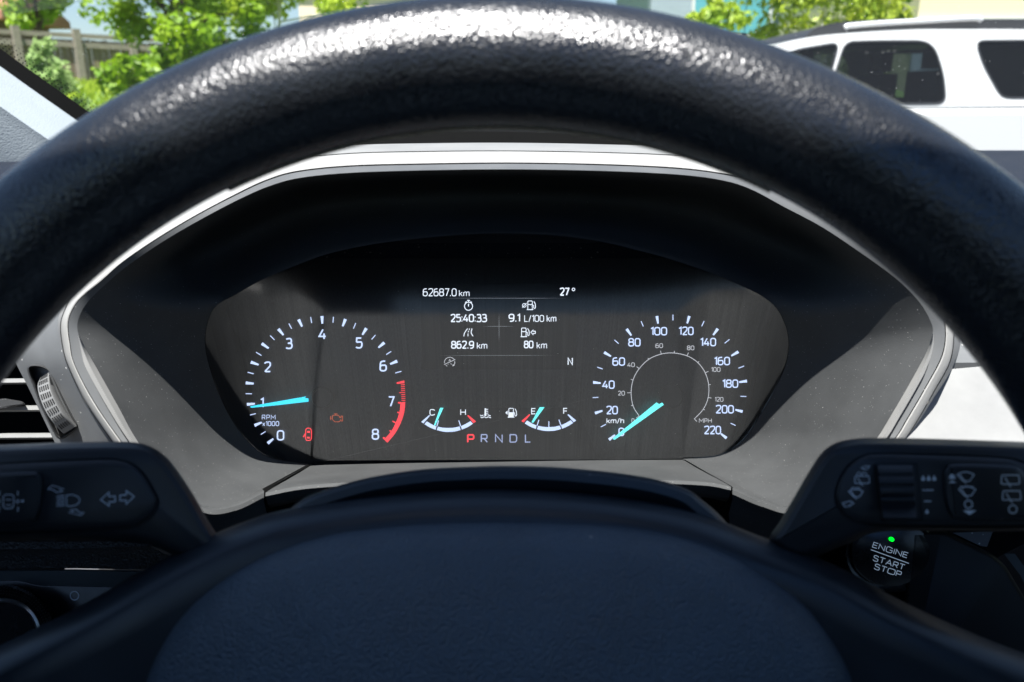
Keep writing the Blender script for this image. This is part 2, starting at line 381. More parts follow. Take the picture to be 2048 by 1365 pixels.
DUST = [(900, .20, .04, .34), (1600, .27, .10, .24)]
M = dict(
    rim=mat('rim leather', (.009, .010, .012), .27, bump=(1150, .38, .0006, 'cell'), mottle=.15, spec=.85, sheen=.08),
    hub=mat('airbag grain', (.034, .054, .076), .40, spec=.7, bump=(1300, .7, .0007, 'cell'), mottle=.18, dust=[(120, .055, .12, .25)]),  # black cover; the blue of skylight is mixed into its base
    hubside=mat('wheel plastic', (.010, .015, .021), .42, bump=(2600, .12, .0002), mottle=.15, dust=[(140, .05, .12, .3)]),
    dark=mat('dark dash plastic', (.030, .030, .031), .55, bump=(2200, .25, .0003), mottle=.12, dust=DUST),
    shroud=mat('shroud plastic', (.052, .053, .054), .70, spec=.25, bump=(1800, .3, .0003), mottle=.13, dust=DUST),
    lip=mat('lip edge plastic', (.085, .087, .09), .55, mottle=.1, dust=[(700, .2, .06, .4)]),
    band=mat('lip plastic', (.12, .123, .127), .6, spec=.3, bump=(1800, .2, .0003), mottle=.1, dust=[(500, .28, .07, .6)]),
    silver=mat('satin silver trim', (.30, .292, .28), .42, mottle=.05, dust=[(400, .2, .06, .2)]),
    pale=mat('sun-paled hood skin', (.21, .208, .205), .6, spec=.3, mottle=.08, bump=(1600, .2, .0003)),  # light grey, paled further to carry sun glare on hood and shelf
    black=mat('black gap', (.004, .004, .004), .8, spec=.1),
    stalk=mat('stalk plastic', (.009, .011, .014), .45, bump=(2500, .25, .0003), mottle=.12, dust=[(300, .1, .06, .35)]),
    gloss=mat('gloss black', (.010, .010, .011), .25, mottle=.1),
    mark=mat('printed marks', (.62, .66, .70), .6),
    face=mat('brushed dial face', (.046, .047, .051), .42, metal=.5, streak=(1900, 1900, 7, .35)),
    facemask=mat('smooth dial mask', (.008, .008, .009), .5),
    white=glow('lit white', (.55, .68, 1.0), .62),
    white2=glow('screen white', (.80, .88, 1.0), .56),
    dim=glow('lit dim white', (.75, .78, .85), .36),
    lilac=glow('lit lilac', (.42, .50, .80), .42),
    red=glow('lit red', (1.0, .05, .07), .62),
    orange=glow('lit orange', (.62, .12, .05), .42),
    cyan=glow('lit cyan needle', (.03, .62, .85), .72),
    aqua=glow('lit aqua needle', (.13, .80, .80), .72),
    green=glow('lit green', (.0, .75, .02), .85),
    screen=mat('screen black', (.006, .0065, .008), .4),
    backlit=glow('dim backlit print', (.42, .56, .75), .15),
    deep=mat('deep black plastic', (.004, .0045, .005), .5, spec=.3),
    line=glow('faint screen line', (.5, .55, .6), .16),
    cap=mat('needle cap', (.028, .028, .030), .3, metal=.0),
    thread=mat('tan thread', (.36, .30, .23), .75),
    teal=mat('satin grey panel', (.055, .065, .068), .35, metal=.2, mottle=.08),
    chrome=mat('chrome', (.75, .78, .80), .32, metal=1),
    fabric=mat('pillar cloth', (.27, .30, .325), .9, bump=(900, .5, .0006, 'cell'), mottle=.03),  # light grey cloth, bluish to carry the sky-lit shade
    frit=mat('frit black', (.003, .003, .003), .8, spec=.05),
    carpet=mat('cabin lining', (.03, .03, .032), .9),
    asphalt=mat('asphalt', (.055, .055, .058), .9, bump=(60, .4, .01), mottle=.2),
    paint=mat('white paint', (.55, .55, .545), .3, coat=.3),
    tyre=mat('tyre', (.02, .02, .02), .8),
    blackplastic=mat('roof black', (.03, .031, .034), .45),
    rail=mat('roof rail silver', (.72, .72, .72), .3, metal=.3),
)
M['lens'] = pane_mat('cluster lens', (.93, .93, .94), 4.4, ior=1.6, dust=(330, .10, .10, .35), rough=.11, smear=(1300, 5, 5))
M['windshield'] = pane_mat('windshield glass', (.95, .97, .96), .55, dust=(240, .13, .34, .75), haze=.005)
M['sky_fill'] = pane_mat('sunroof glass', (.50, .74, 1.0), .6)  # invented roof pane, tinted to turn the fill light blue
M['doorglass'] = pane_mat('door glass', (.78, .84, .86), .6)
def suv_glass():
    return pane_mat('suv glass', (.30, .34, .36), .45, dust=(26, .12, .35, .5), haze=.015)
M['suvglass'] = suv_glass()

# ------------------------------------------------------------------ terrain and surroundings
def ground_z(x, y):
    t = min(1, max(0, (y - 9.5) / 6.5)); return 1.42 * t * t * (3 - 2 * t)
def grid_sheet(name, x0, x1, y0, y1, nx, ny, zf, m, kind='structure'):
    mb = MB(); rows = []
    for j in range(ny + 1):
        y = lerp(y0, y1, j / ny); rows.append([Vector((lerp(x0, x1, i / nx), y, zf(lerp(x0, x1, i / nx), y))) for i in range(nx + 1)])
    mb.loft(rows, False); o = mb.build(name, m); o['kind'] = kind; return o
def grass_mat():
    m, t, p, ns, L = nodes('lawn'); tc = N(ns, 'ShaderNodeTexCoord')
    no = N(ns, 'ShaderNodeTexNoise', Scale=3.0, Detail=8.0, Roughness=.75); L.new(tc.outputs['Object'], no.inputs['Vector'])
    cr = N(ns, 'ShaderNodeValToRGB'); cr.color_ramp.elements[0].position = .3; cr.color_ramp.elements[1].position = .7
    cr.color_ramp.elements[0].color = (.05, .10, .015, 1); cr.color_ramp.elements[1].color = (.16, .26, .05, 1)
    L.new(no.outputs['Fac'], cr.inputs[0]); L.new(cr.outputs[0], p.inputs['Base Color']); p.inputs['Roughness'].default_value = .9
    bp = N(ns, 'ShaderNodeBump', Strength=.8, Distance=.05); L.new(no.outputs['Fac'], bp.inputs['Height']); L.new(bp.outputs[0], p.inputs['Normal'])
    return m
g = MB(); 
grid_sheet('ground', -300, 300, -200, 600, 60, 400, lambda x, y: ground_z(x, y) - .03, grass_mat())
grid_sheet('parking_lot', -40, 40, -30, 10.2, 4, 200, lambda x, y: ground_z(x, y) + .004, M['asphalt'])

def leaves(mb, c, r, n, size, flat=1.0, rng=random):
    for _ in range(n):
        while True:
            v = Vector((rng.uniform(-1, 1), rng.uniform(-1, 1), rng.uniform(-1, 1)))
            if .25 < v.length < 1: break
        p = Vector(c) + Vector((v.x * r, v.y * r, v.z * r * flat))
        nrm = (v.normalized() + Vector((rng.gauss(0, .6), rng.gauss(0, .6), rng.gauss(.4, .6)))).normalized()
        a = nrm.orthogonal().normalized(); b = nrm.cross(a); th = rng.uniform(0, 6.28)
        a, b = a * math.cos(th) + b * math.sin(th), b * math.cos(th) - a * math.sin(th)
        s = size * rng.uniform(.6, 1.3)
        mb.poly([p - a * s * .6, p - b * s * .34, p + a * s * .75, p + b * s * .34])
def bark(c): return mat('bark', c, .9, bump=(40, .8, .01), mottle=.3)
M['bark'] = bark((.07, .05, .035)); M['birch'] = bark((.55, .53, .48))
M['leaf_a'] = leaf_mat('maple leaves', (.11, .24, .006), (.37, .52, .012))
M['leaf_b'] = leaf_mat('lime leaves', (.22, .36, .02), (.54, .62, .06))
M['leaf_c'] = leaf_mat('birch leaves', (.20, .33, .02), (.52, .57, .05))
M['leaf_p'] = leaf_mat('pale sapling needles', (.30, .44, .14), (.48, .60, .26))
def tree(name, label, cat, px, py, y, rx, rz, nclump, nleaf, size, leafm, barkm, tr=.06, seed=1, group='trees around the lot', trunk_px=None, cl=.42):
    """crown centre at photo pixel px,py on the upright plane y; rx, rz half width and half height in metres"""
    rng = random.Random(seed); c = U(px, py, y); bx = c.x if trunk_px is None else U(trunk_px, py, y).x
    zb = ground_z(bx, y) - .05
    t = thing(name, label, cat, (bx, y, zb + .05), group)
    clumps = []
    mb = MB()
    for k in range(nclump):
        while True:
            v = Vector((rng.uniform(-1, 1), rng.uniform(-1, 1), rng.uniform(-1, 1)))
            if v.length < 1: break
        cc = c + Vector((v.x * rx, v.y * rx * .8, v.z * rz)); clumps.append(cc)
        rr = cl * min(rx, rz) * rng.uniform(.6, 1.25)
        leaves(mb, cc, rr, int(nleaf / nclump), size, .8, rng)
    mb.build('crown', leafm, t, smooth=False, fix=False)
    tb = MB(); top = Vector((c.x, y, c.z + rz * .5))
    pts = [Vector((bx, y, zb)).lerp(top, k / 8) + Vector((rng.gauss(0, tr * .5), 0, 0)) * (k > 0) for k in range(9)]
    tb.tube(pts, lambda s: tr * (1 - .75 * s), 8)
    for cc in clumps[:max(6, nclump // 3)]:
        s = rng.uniform(.25, .8); p0 = pts[int(s * 8)]
        mid = p0.lerp(cc, .5) + Vector((0, 0, .1 * rz))
        tb.tube([p0, mid, cc], lambda q: tr * .38 * (1 - .8 * q), 6)
    tb.build('trunk', barkm, t)
    return t
tree('maple_tree', 'bright green leafy maple in front of the plank fence, left of the wheel top', 'tree', 368, -4, 13.5, 1.2, 1.42, 50, 6600, .11, M['leaf_a'], M['bark'], .07, 11, trunk_px=352, cl=.30)
tree('maple_tree', 'green leafy tree rising behind the plank fence by the brown house', 'tree', 66, -14, 22.6, .85, .95, 20, 2600, .14, M['leaf_a'], M['bark'], .09, 5, cl=.40)
tree('lime_tree', 'pale yellow-green tree above the left part of the rim, beside the maple', 'tree', 560, -25, 16.5, 1.9, 1.25, 46, 5200, .12, M['leaf_b'], M['birch'], .05, 8, trunk_px=545, cl=.30)
tree('birch_tree', 'yellow-green birch with pale thin stem behind the front of the white car', 'tree', 1640, 0, 11.0, 1.0, 1.25, 44, 6000, .085, M['leaf_c'], M['birch'], .035, 21, trunk_px=1668, cl=.34)
tree('young_tree', 'deeper green young tree between the birch and the tan building', 'tree', 1795, -30, 13.0, .62, .85, 16, 1500, .12, M['leaf_a'], M['bark'], .04, 31, cl=.42)
tree('garden_shrub', 'low round green shrub in front of the grey and teal house', 'shrub', 1437, 28, 15.0, .55, .28, 14, 900, .10, M['leaf_b'], M['bark'], .03, 41, group='shrubs on the grass bank', cl=.6)
tree('garden_shrub', 'dark green shrub low at the foot of the maple', 'shrub', 300, 150, 12.6, .75, .30, 16, 1100, .12, M['leaf_a'], M['bark'], .03, 43, group='shrubs on the grass bank', cl=.6)

# pale conifer sapling: whorls of upturned twigs
def sapling():
    rng = random.Random(3); b = U(108, 236, 12.0); b.z = ground_z(b.x, 12.0); top = U(88, 100, 12.0).z
    H = top - b.z; t = thing('conifer_sapling', 'small pale green conifer sapling in front of the plank fence', 'sapling', b)
    mb = MB(); tb = MB(); tb.tube([b, b + Vector((0, 0, H * .97))], lambda s: .02 * (1 - .8 * s), 6)
    for k in range(70):
        s = rng.uniform(.02, 1); z = b.z + s * H; r = (1 - s) * H * .52 + .07; a = rng.uniform(0, 6.28)
        e = Vector((b.x + math.cos(a) * r, b.y + math.sin(a) * r, z + .16 * H * .5)); p0 = Vector((b.x, b.y, z))
        tb.tube([p0, p0.lerp(e, .9)], .006, 4)
        for q in range(34):
            c = p0.lerp(e, rng.uniform(.1, 1)) + Vector((rng.gauss(0, .03), rng.gauss(0, .03), rng.gauss(0, .03)))
            leaves(mb, c, .02, 1, .10, 1, rng)
    mb.build('crown', M['leaf_p'], t, smooth=False, fix=False); tb.build('trunk', M['bark'], t)
sapling()
# grass tussocks on the bank
mb = MB(); rng = random.Random(9)
for k in range(5200):
    x = rng.uniform(-11.5, -4.5); y = rng.uniform(12.5, 19.5)
    z = ground_z(x, y) - .03; h = rng.uniform(.08, .26); a = rng.uniform(0, 3.14); d = Vector((math.cos(a), math.sin(a), 0)) * .035
    p = Vector((x, y, z)); mb.poly([p - d, p + d, p + Vector((rng.gauss(0, .05), rng.gauss(0, .05), h))])
o = mb.build('long_grass', M['leaf_b'], smooth=False, fix=False); o['kind'] = 'stuff'; o['label'] = 'long bright grass on the bank before the fence'

# plank fence: runs away to the right
def fence():
    A = U(-420, 60, 16.0); B = U(560, 88, 24.0); A.z = B.z = 0
    top, bot = 2.62, 1.36
    t = thing('plank_fence', 'weathered grey-brown plank fence running behind the trees at left', 'fence', (A.x, A.y, bot))
    dv = (B - A); Ln = dv.length; dv.normalize(); nv = Vector((dv.y, -dv.x, 0)); R = Matrix((dv, -nv, Vector((0, 0, 1)))).transposed()
    rng = random.Random(4); mb = MB(); s = 0
    while s < Ln:
        wd = rng.uniform(.125, .15); c = A + dv * (s + wd / 2) + nv * rng.uniform(-.008, .008)
        c.z = (top - .1 + bot) / 2 + rng.uniform(-.01, .01)
        mb.box(c, wd - .012, .02, top - bot - .1, R); s += wd
    m = mat('old planks', (.19, .145, .10), .9, streak=(18, 18, 1.2, .5)); m2 = mat('rail wood', (.25, .22, .175), .9, streak=(6, 6, 30, .35))
    mb.build('plank_panel', m, t, smooth=False)
    for z, h in ((top - .02, .10), (top - .22, .12), (bot + .12, .12)):
        mb = MB(); c = A + dv * Ln / 2 + nv * .04; c.z = z; mb.box(c, Ln, .05, h, R); mb.build('rail', m2, t, smooth=False)
    for q in range(9):
        mb = MB(); c = A + dv * (q * Ln / 8.3 + 1.25) + nv * .085; c.z = (top + .12 + bot - .3) / 2; mb.box(c, .15, .12, top + .12 - bot + .3, R); mb.build('post', m2, t, smooth=False)
fence()

def house(name, label, px0, px1, y, ztop, wallm, roofm, depth=8, roof_h=2.2, wins=(), overhang=.5):
    x0, x1 = U(px0, 50, y).x, U(px1, 50, y).x
    t = thing(name, label, 'house', ((x0 + x1) / 2, y, 1.42))
    mb = MB(); mb.box(((x0 + x1) / 2, y + depth / 2, (ztop + 1.2) / 2), x1 - x0, depth, ztop - 1.2); mb.build('wall', wallm, t, smooth=False)
    mb = MB(); r0 = [Vector((x, yy, ztop + .01)) for x, yy in ((x0 - overhang, y - overhang), (x1 + overhang, y - overhang), (x1 + overhang, y + depth + overhang), (x0 - overhang, y + depth + overhang))]
    r1 = [v + Vector((0, 0, .22)) for v in r0]; ym = y + depth / 2
    mb.loft([r0, r1], True, True, False)
    a, b = Vector((x0 - overhang, ym, ztop + roof_h)), Vector((x1 + overhang, ym, ztop + roof_h))
    mb.poly([r1[0], r1[1], b, a]); mb.poly([r1[2], r1[3], a, b]); mb.poly([r1[1], r1[2], b]); mb.poly([r1[3], r1[0], a])
    mb.build('roof', roofm, t, smooth=False)
    for cx, cz, ww, hh, m in wins:
        mb = MB(); mb.box((cx, y - .03, cz), ww + .16, .06, hh + .16); f = mb.build('window', M['paint'], t, smooth=False)
        mb = MB(); mb.box((cx, y - .065, cz), ww, .03, hh); mb.build('pane', m, f, smooth=False)
tiles = mat('terracotta shingles', (.30, .13, .07), .8, streak=(3, 3, 60, .4)); brown = mat('brown boards', (.11, .06, .045), .8, streak=(2, 2, 40, .3))
peach = mat('cream render', (.70, .56, .44), .9, bump=(30, .3, .01)); greyroof = mat('grey shingles', (.16, .155, .15), .9, streak=(3, 3, 50, .4))
greyb = mat('blue grey siding', (.26, .31, .36), .7, streak=(2, 2, 45, .2)); tan = mat('tan render', (.62, .54, .36), .9, bump=(30, .3, .01))
teal = mat('teal glass', (.10, .32, .38), .1)
h0 = U(-30, 20, 27).x
house('brick_house', 'brown house with terracotta roof behind the fence at far left', -520, -6, 27, 3.55, brown, tiles, depth=3, roof_h=1.1, wins=((h0 - 1.2, 2.9, .9, .9, teal),))
house('cream_house', 'cream walled house glimpsed over the top of the rim behind the pale tree', 600, 800, 30, 5.6, peach, greyroof)
hx = U(1440, 10, 24).x
house('grey_house', 'blue-grey sided house with teal windows behind the low round shrub', 1300, 1560, 24, 6.5, greyb, greyroof,
      wins=tuple((U(q, 10, 24).x, 3.9, .62, 1.9, teal) for q in (1412, 1468, 1515)))
def tan_building():
    y = 15.5; x0, x1 = U(1835, 40, y).x, U(2500, 40, y).x; t = thing('tan_building', 'plain tan building behind the roof of the white car', 'building', ((x0 + x1) / 2, y, 1.4))
    mb = MB(); mb.box(((x0 + x1) / 2, y + 4, 3.9), x1 - x0, 8, 5.4); mb.build('wall', tan, t, smooth=False)
    mb = MB(); mb.box(((x0 + x1) / 2, y - .03, U(1900, 33, y).z - .1), x1 - x0 + .1, .08, .16); mb.build('ledge', M['paint'], t, smooth=False)
    mb = MB(); mb.box(((x0 + x1) / 2, y - .012, 1.9), x1 - x0 + .05, .05, U(1900, 33, y).z - 2.1); mb.build('plinth', greyb, t, smooth=False)
    mb = MB(); mb.box(((x0 + x1) / 2, y + 4, 6.7), x1 - x0 + .6, 8.6, .2); mb.build('roof', greyroof, t, smooth=False)
tan_building()

# ------------------------------------------------------------------ the white car parked ahead to the right
def white_suv():
    Y = 6.0
    t = thing('parked_suv', 'white wagon with roof rails and dark dusty windows parked beyond the dash', 'car', (2.9, Y + .9, .0))
    S = lambda px, py: U(px, py, Y)
    def X(px, py=120): return S(px, py).x
    x_f, x_b = .05, 5.05
    zb = S(1900, 212).z                     # waistline
    # lower body profile (x,z)
    low = [(x_f, .48), (x_f - .02, .78), (x_f + .12, .98), (x_f + .75, 1.10), (1.38, zb - .02), (x_b - .02, zb), (x_b, .95), (x_b + .03, .60), (x_b - .04, .45)]
    zr = lambda px, py: S(px, py).z
    roof = [(1.38, zb - .03), (X(1560, 92), zr(1560, 92)), (X(1588, 80), zr(1588, 80)), (X(1656, 68), zr(1656, 68)), (X(1758, 60), zr(1758, 60)), (X(1861, 55), zr(1861, 55)), (X(2048, 55), zr(2048, 55)),
            (4.45, zr(2048, 58) - .01), (4.80, zr(2048, 75) - .03), (5.02, zb + .01)]
    wd = 1.84
    mb = MB()
    lp = round_poly(low, .08, 4)
    def ring(poly, y, sh=0): return [Vector((x, Y + y, z)) for x, z in poly]
    mb.loft([ring(offset(lp, .05), .0), ring(lp, .045), ring(lp, wd - .045), ring(offset(lp, .05), wd)], True, True, True)
    # wheel arch cut is dark, set by arch parts
    body = mb.build('body', M['paint'], t, angle=35)
    rp = round_poly(roof, .10, 4); zt = zr(1861, 55)
    def tum(z): return .13 * max(0, z - zb) / (zt - zb)      # the glasshouse leans in towards the roof
    def on_side(p, proud=.006):
        q = S(*p); return U(p[0], p[1], Y + .03 + tum(q.z) - proud)
    WIN = [[(1585, 100), (1680, 84), (1662, 150), (1640, 214), (1440, 214)],
           [(1690, 83), (1760, 81), (1850, 81), (1872, 98), (1888, 150), (1893, 209), (1700, 211), (1650, 211), (1668, 150)],
           [(1950, 81), (2060, 80), (2180, 84), (2200, 190), (2160, 198), (2012, 198), (1998, 190), (1965, 130)]]
    holes = []
    for k in WIN:
        pts = [on_side(p, 0) for p in k]; holes.append(round_poly([(p.x, p.z) for p in pts], .07, 5))
    def side(poly, far, pr=0):
        return [Vector((x, (Y + wd - .03 - tum(z) + pr) if far else (Y + .03 + tum(z) - pr), z)) for x, z in poly]
    from mathutils.geometry import tessellate_polygon
    mb = MB()
    loops = [rp] + holes
    tess = tessellate_polygon([[Vector((x, z, 0)) for x, z in l] for l in loops])
    for far in (False, True):
        allp = [p for l in loops for p in side(l, far)]; b = mb.add(allp)
        mb.f += [tuple(b + i for i in f) for f in tess]
    top_i = [i for i in range(len(rp))]
    for i in top_i:
        a, c = rp[i], rp[(i + 1) % len(rp)]
        if max(a[1], c[1]) > zb + .03:
            q = [side([p], f)[0] for p, f in ((a, False), (c, False), (c, True), (a, True))]; mb.poly(q)
    mb.build('glasshouse', M['paint'], t, angle=40)
    for far in (False, True):
        for h in holes:
            mb = MB(); mb.loft([side(offset(h, -.003), far, .003), side(offset(h, .010), far, .003), side(offset(h, .014), far, -.02)], True); f = mb.build('window', M['blackplastic'], t)
            mb = MB(); mb.poly(side(offset(h, .009), far, -.003)); mb.build('pane', M['suvglass'], f, smooth=False)
    mb = MB(); mb.box((3.1, Y + wd / 2, zb + .006), 3.7, wd - .2, .02); mb.build('interior', M['carpet'], t, smooth=False)
    for x in (2.15, 3.15):
        for yy in (.45, wd - .45):
            mb = MB(); mb.box((x, Y + yy, zb + .12), .14, .48, .26); mb.box((x + .02, Y + yy, zb + .34), .09, .24, .15); mb.build('seat', M['carpet'], t, smooth=False)
    # black roof cap, rails
    mb = MB(); zc = zr(1861, 55)
    cap = [(X(1615, 73), zc - .14), (X(1649, 58), zc + .015), (X(1700, 50), zc + .055), (X(1800, 45), zc + .075), (4.3, zc + .075), (4.5, zc + .0)]
    cp = round_poly(cap, .06, 3); mb.loft([[Vector((x, Y + .24 + y, z)) for x, z in cp] for y in (0, 1.32)], True, True, True)
    mb.build('roof_panel', M['blackplastic'], t, angle=30)
    for yy in (.20, wd - .20):
        mb = MB(); a = [U(1690, 56, Y + .2), U(1700, 52, Y + .2), U(1760, 47, Y + .2), U(1850, 42, Y + .2), U(1950, 37, Y + .2), U(1962, 42, Y + .2)]
        mb.tube([Vector((p.x, Y + yy, p.z)) for p in [Vector(q) for q in catmull(a, 5)]], .018, 10)
        mb.build('roof_rail', M['rail'], t)
    # door seams, handle, side moulding, lamps, bumpers
    for px in (1655,):
        mb = MB(); p = S(px, 215); mb.box((p.x, Y - .0015, (zb + .55) / 2), .012, .004, zb - .57); mb.build('door_seam', M['black'], t)
    for px in (1610,):
        mb = MB(); p = S(px, 240); mb.tube([(p.x - .11, Y - .02, p.z), (p.x - .08, Y - .045, p.z), (p.x + .08, Y - .045, p.z), (p.x + .11, Y - .02, p.z)], .016, 8); mb.build('door_handle', M['paint'], t)
    mb = MB(); mb.box((2.55, Y - .012, .62), 4.0, .03, .13); mb.build('side_moulding', M['blackplastic'], t)
    for x in (x_f + .98, x_b - 1.02):
        mb = MB(); a = [(x + .46 * math.cos(q), .38 + .46 * math.sin(q)) for q in [math.pi * k / 14 - .15 for k in range(16)]]
        mb.loft([[Vector((p, Y - .008, z)) for p, z in a], [Vector((x + (p - x) * 1.12, Y - .012, .38 + (z - .38) * 1.12)) for p, z in a]], False); mb.build('wheel_arch', M['blackplastic'], t)
        for yy in (Y + .12, Y + wd - .12):
            mb = MB(); mb.loft([[Vector((x + r * math.cos(q), yy + e, .37 + r * math.sin(q))) for q in [2 * math.pi * k / 32 for k in range(32)]] for r, e in ((.22, -.10), (.33, -.13), (.37, -.09), (.37, .09), (.33, .13), (.22, .10))], True)
            wh = mb.build('wheel', M['tyre'], t)
            mb = MB(); mb.loft([[Vector((x + r * math.cos(q), yy + e, .37 + r * math.sin(q))) for q in [2 * math.pi * k / 32 for k in range(32)]] for r, e in ((.235, -.10), (.21, -.11), (.17, -.06), (.06, -.08))], True, False, True)
            mb.build('rim', M['rail'], wh)
    # dark dust patch and hose-like strap at the rear door foot seen in the photo
    mb = MB(); mb.tube([on_side(p, .02) for p in ((1995, 291), (2018, 284), (2040, 272), (2060, 255))], .008, 6); mb.build('cable', M['black'], t)
white_suv()

# ------------------------------------------------------------------ car shell: roof, pillars, windscreen
HEADER_Y, HEADER_Z = 0.034, 1.62
t = thing('car_shell', 'dark car body around the driver with roof above and doors at both sides', 'car body', (.37, -.4, .3))
def roof_bar(mb, x0, x1, a0, a1):
    mb.loft([[Vector((x, HEADER_Y + a, HEADER_Z + b)) for a, b in ((a0, 0), (a0 - .02, .035), (a1 + .02, .04), (a1, .0))] for x in (x0, x1)], True, True, True)
mb = MB(); roof_bar(mb, -.50, 1.24, 0, -.24); roof_bar(mb, -.50, 1.24, -1.12, -1.9)       # roof with an opening added to let sky light onto the hub
roof_bar(mb, -.50, -.24, -.2401, -1.1199); roof_bar(mb, .98, 1.24, -.2401, -1.1199); mb.build('roof', M['carpet'], t)
mb = MB(); mb.poly([(-.25, HEADER_Y - .235, HEADER_Z + .02), (.99, HEADER_Y - .235, HEADER_Z + .02), (.99, HEADER_Y - 1.125, HEADER_Z + .02), (-.25, HEADER_Y - 1.125, HEADER_Z + .02)]); mb.build('sky_fill_pane', M['sky_fill'], t)  # unseen pane added for blue light on the steering wheel
for x, s_ in ((-.56, 1), (1.30, -1)):
    for y0, y1, z1 in ((.50, -.42, 1.56), (-.50, -1.22, 1.58)):
        mb = MB(); mb.poly([(x, y0, 1.115), (x, y1, 1.115), (x + s_ * .06, y1, z1), (x + s_ * .06, min(y0, -.02) if y0 > 0 else y0, z1)]); mb.build('door_glass', M['doorglass'], t)
for x in (-.58, 1.32):
    mb = MB(); mb.box((x, -.45, .70), .10, 2.6, .84); mb.build('door_panel', M['carpet'], t)
    mb = MB(); s = -1 if x < 0 else 1
    mb.tube([(x, -1.25, 1.1), (x - s * .06, -1.3, 1.64)], .07, 8); mb.build('rear_pillar', M['carpet'], t)
mb = MB(); mb.box((.37, -.4, .28), 1.95, 3.0, .04); mb.build('floor_pan', M['carpet'], t)
mb = MB(); mb.box((.37, -1.75, .75), 1.9, .08, .95); mb.build('tailgate', M['carpet'], t)
mb = MB(); mb.box((.37, 1.07, .70), 1.95, .04, .80); mb.build('bulkhead', M['carpet'], t)
for x in (0.0, .74):
    mb = MB(); mb.loft([[Vector((x + sx * .27 * k, y + .09 * e, z)) for sx, e in ((-1, 1), (1, 1), (1.05, -1), (-1.05, -1))] for y, z, k in ((-.50, .55, 1), (-.60, .9, 1.0), (-.68, 1.18, .85), (-.70, 1.24, .5))], True, True, True)
    mb.box((x, -.25, .52), .52, .55, .16); st = mb.build('front_seat', M['carpet'], t)
    mb = MB(); mb.box((x, -.70, 1.36), .26, .10, .19); mb.build('headrest', M['carpet'], st)

# windscreen with its frit border
def windshield():
    t = thing('windshield', 'dusty car windshield with black dotted border across the view', 'windshield', (.37, 1.06, 1.12))
    P = lambda s, q: Vector((lerp(-.66 + .14 * q, 1.40 - .14 * q, s), lerp(1.06, HEADER_Y + .01, q) + .05 * (1 - (2 * s - 1) ** 2) * (1 - .6 * q), lerp(1.115, HEADER_Z - .005, q) + .06 * math.sin(math.pi * q)))
    mb = MB(); mb.loft([[P(s / 24, q / 12) for s in range(25)] for q in range(13)], False)
    mb.build('glass', M['windshield'], t)
    return t, P
WS, WP = windshield()
# left A pillar as the photo shows it: black frit, dotted edge, cloth trim
def pillar():
    t = thing('a_pillar', 'pale cloth covered windshield pillar at the left edge of view', 'pillar', W(60, 230, .84))
    L0 = [(-120, 45, .785), (-60, 90, .79), (0, 133, .80), (70, 183, .812), (140, 232, .825), (300, 345, .86), (480, 470, .90)]
    def row(dx, dy, dd): return [W(x + dx * .54 / d * 1.2, y + dy * .54 / d * 1.2, d + dd) for x, y, d in [tuple(c) for c in catmull(L0, 6)]]
    mb = MB(); mb.loft([row(0, 0, 0), row(-10, 34, -.025), row(-20, 66, -.048), row(-24, 82, -.054), row(-32, 110, -.0498), row(-60, 240, -.037), row(-90, 520, .08)], False)
    mb.build('trim', M['fabric'], t)
    mb = MB(); mb.loft([row(0, 0, .002), row(9, -38, .012)], False); mb.build('frit_band', M['frit'], WS)
    # frit dots: little round dabs in five rows, shrinking away from the band
    mb = MB(); cl = catmull(L0, 60)
    for r, (o, sz) in enumerate(((-42, 2.4), (-50, 2.1), (-58, 1.7), (-66, 1.3))):
        acc = 0
        for i in range(len(cl) - 1):
            a, b = Vector(cl[i]), Vector(cl[i + 1]); acc += (b.xy - a.xy).length
            if acc > 9:
                acc = 0; k = .54 / a.z * 1.2; q = (r % 2) * 4.4
                if -260 < a.x < 330:
                    fill(mb, circ(a.x - o * .24 * k + q * k, a.y + o * k + q * .7 * k, sz * k * 1.0, 7), a.z + .013)
    mb.build('frit_dots', M['frit'], WS)
pillar()

# ------------------------------------------------------------------ dashboard with the hooded binnacle
DASH = thing('dashboard', 'dusty charcoal dashboard with silver edged hood over the gauges', 'dashboard', W(1024, 700, .46))
B = [(528, 981, .375), (470, 1008, .366), (408, 1012, .360), (340, 965, .362), (274, 884, .362), (232, 810, .362), (190, 735, .362), (165, 690, .362), (155, 660, .362), (158, 635, .362), (175, 605, .362), (210, 570, .362), (255, 532, .362), (325, 484, .362),
     (400, 440, .362), (480, 398, .361), (540, 372, .360), (600, 356, .359), (700, 346, .358), (850, 341, .356), (1020, 339, .356), (1200, 342, .356), (1350, 349, .358), (1440, 360, .359), (1500, 378, .360), (1570, 415, .361), (1645, 455, .362), (1720, 505, .362),
     (1790, 556, .362), (1835, 600, .362), (1860, 640, .362), (1866, 668, .362), (1855, 705, .362), (1820, 770, .362), (1785, 830, .362), (1750, 885, .362), (1680, 965, .362), (1590, 1012, .360), (1525, 1000, .366), (1465, 975, .375)]
Cc = [(312, 975), (243, 883), (188, 803), (150, 730), (141, 690), (137, 645), (150, 612), (170, 590), (205, 562), (248, 524), (316, 478), (392, 433), (470, 392), (532, 363), (594, 345), (700, 334), (850, 330), (1020, 328), (1200, 331), (1350, 338),
      (1442, 349), (1506, 366), (1582, 402), (1660, 444), (1738, 496), (1806, 546), (1850, 588), (1880, 628), (1890, 662), (1883, 712), (1850, 775), (1815, 835), (1783, 885), (1700, 975)]
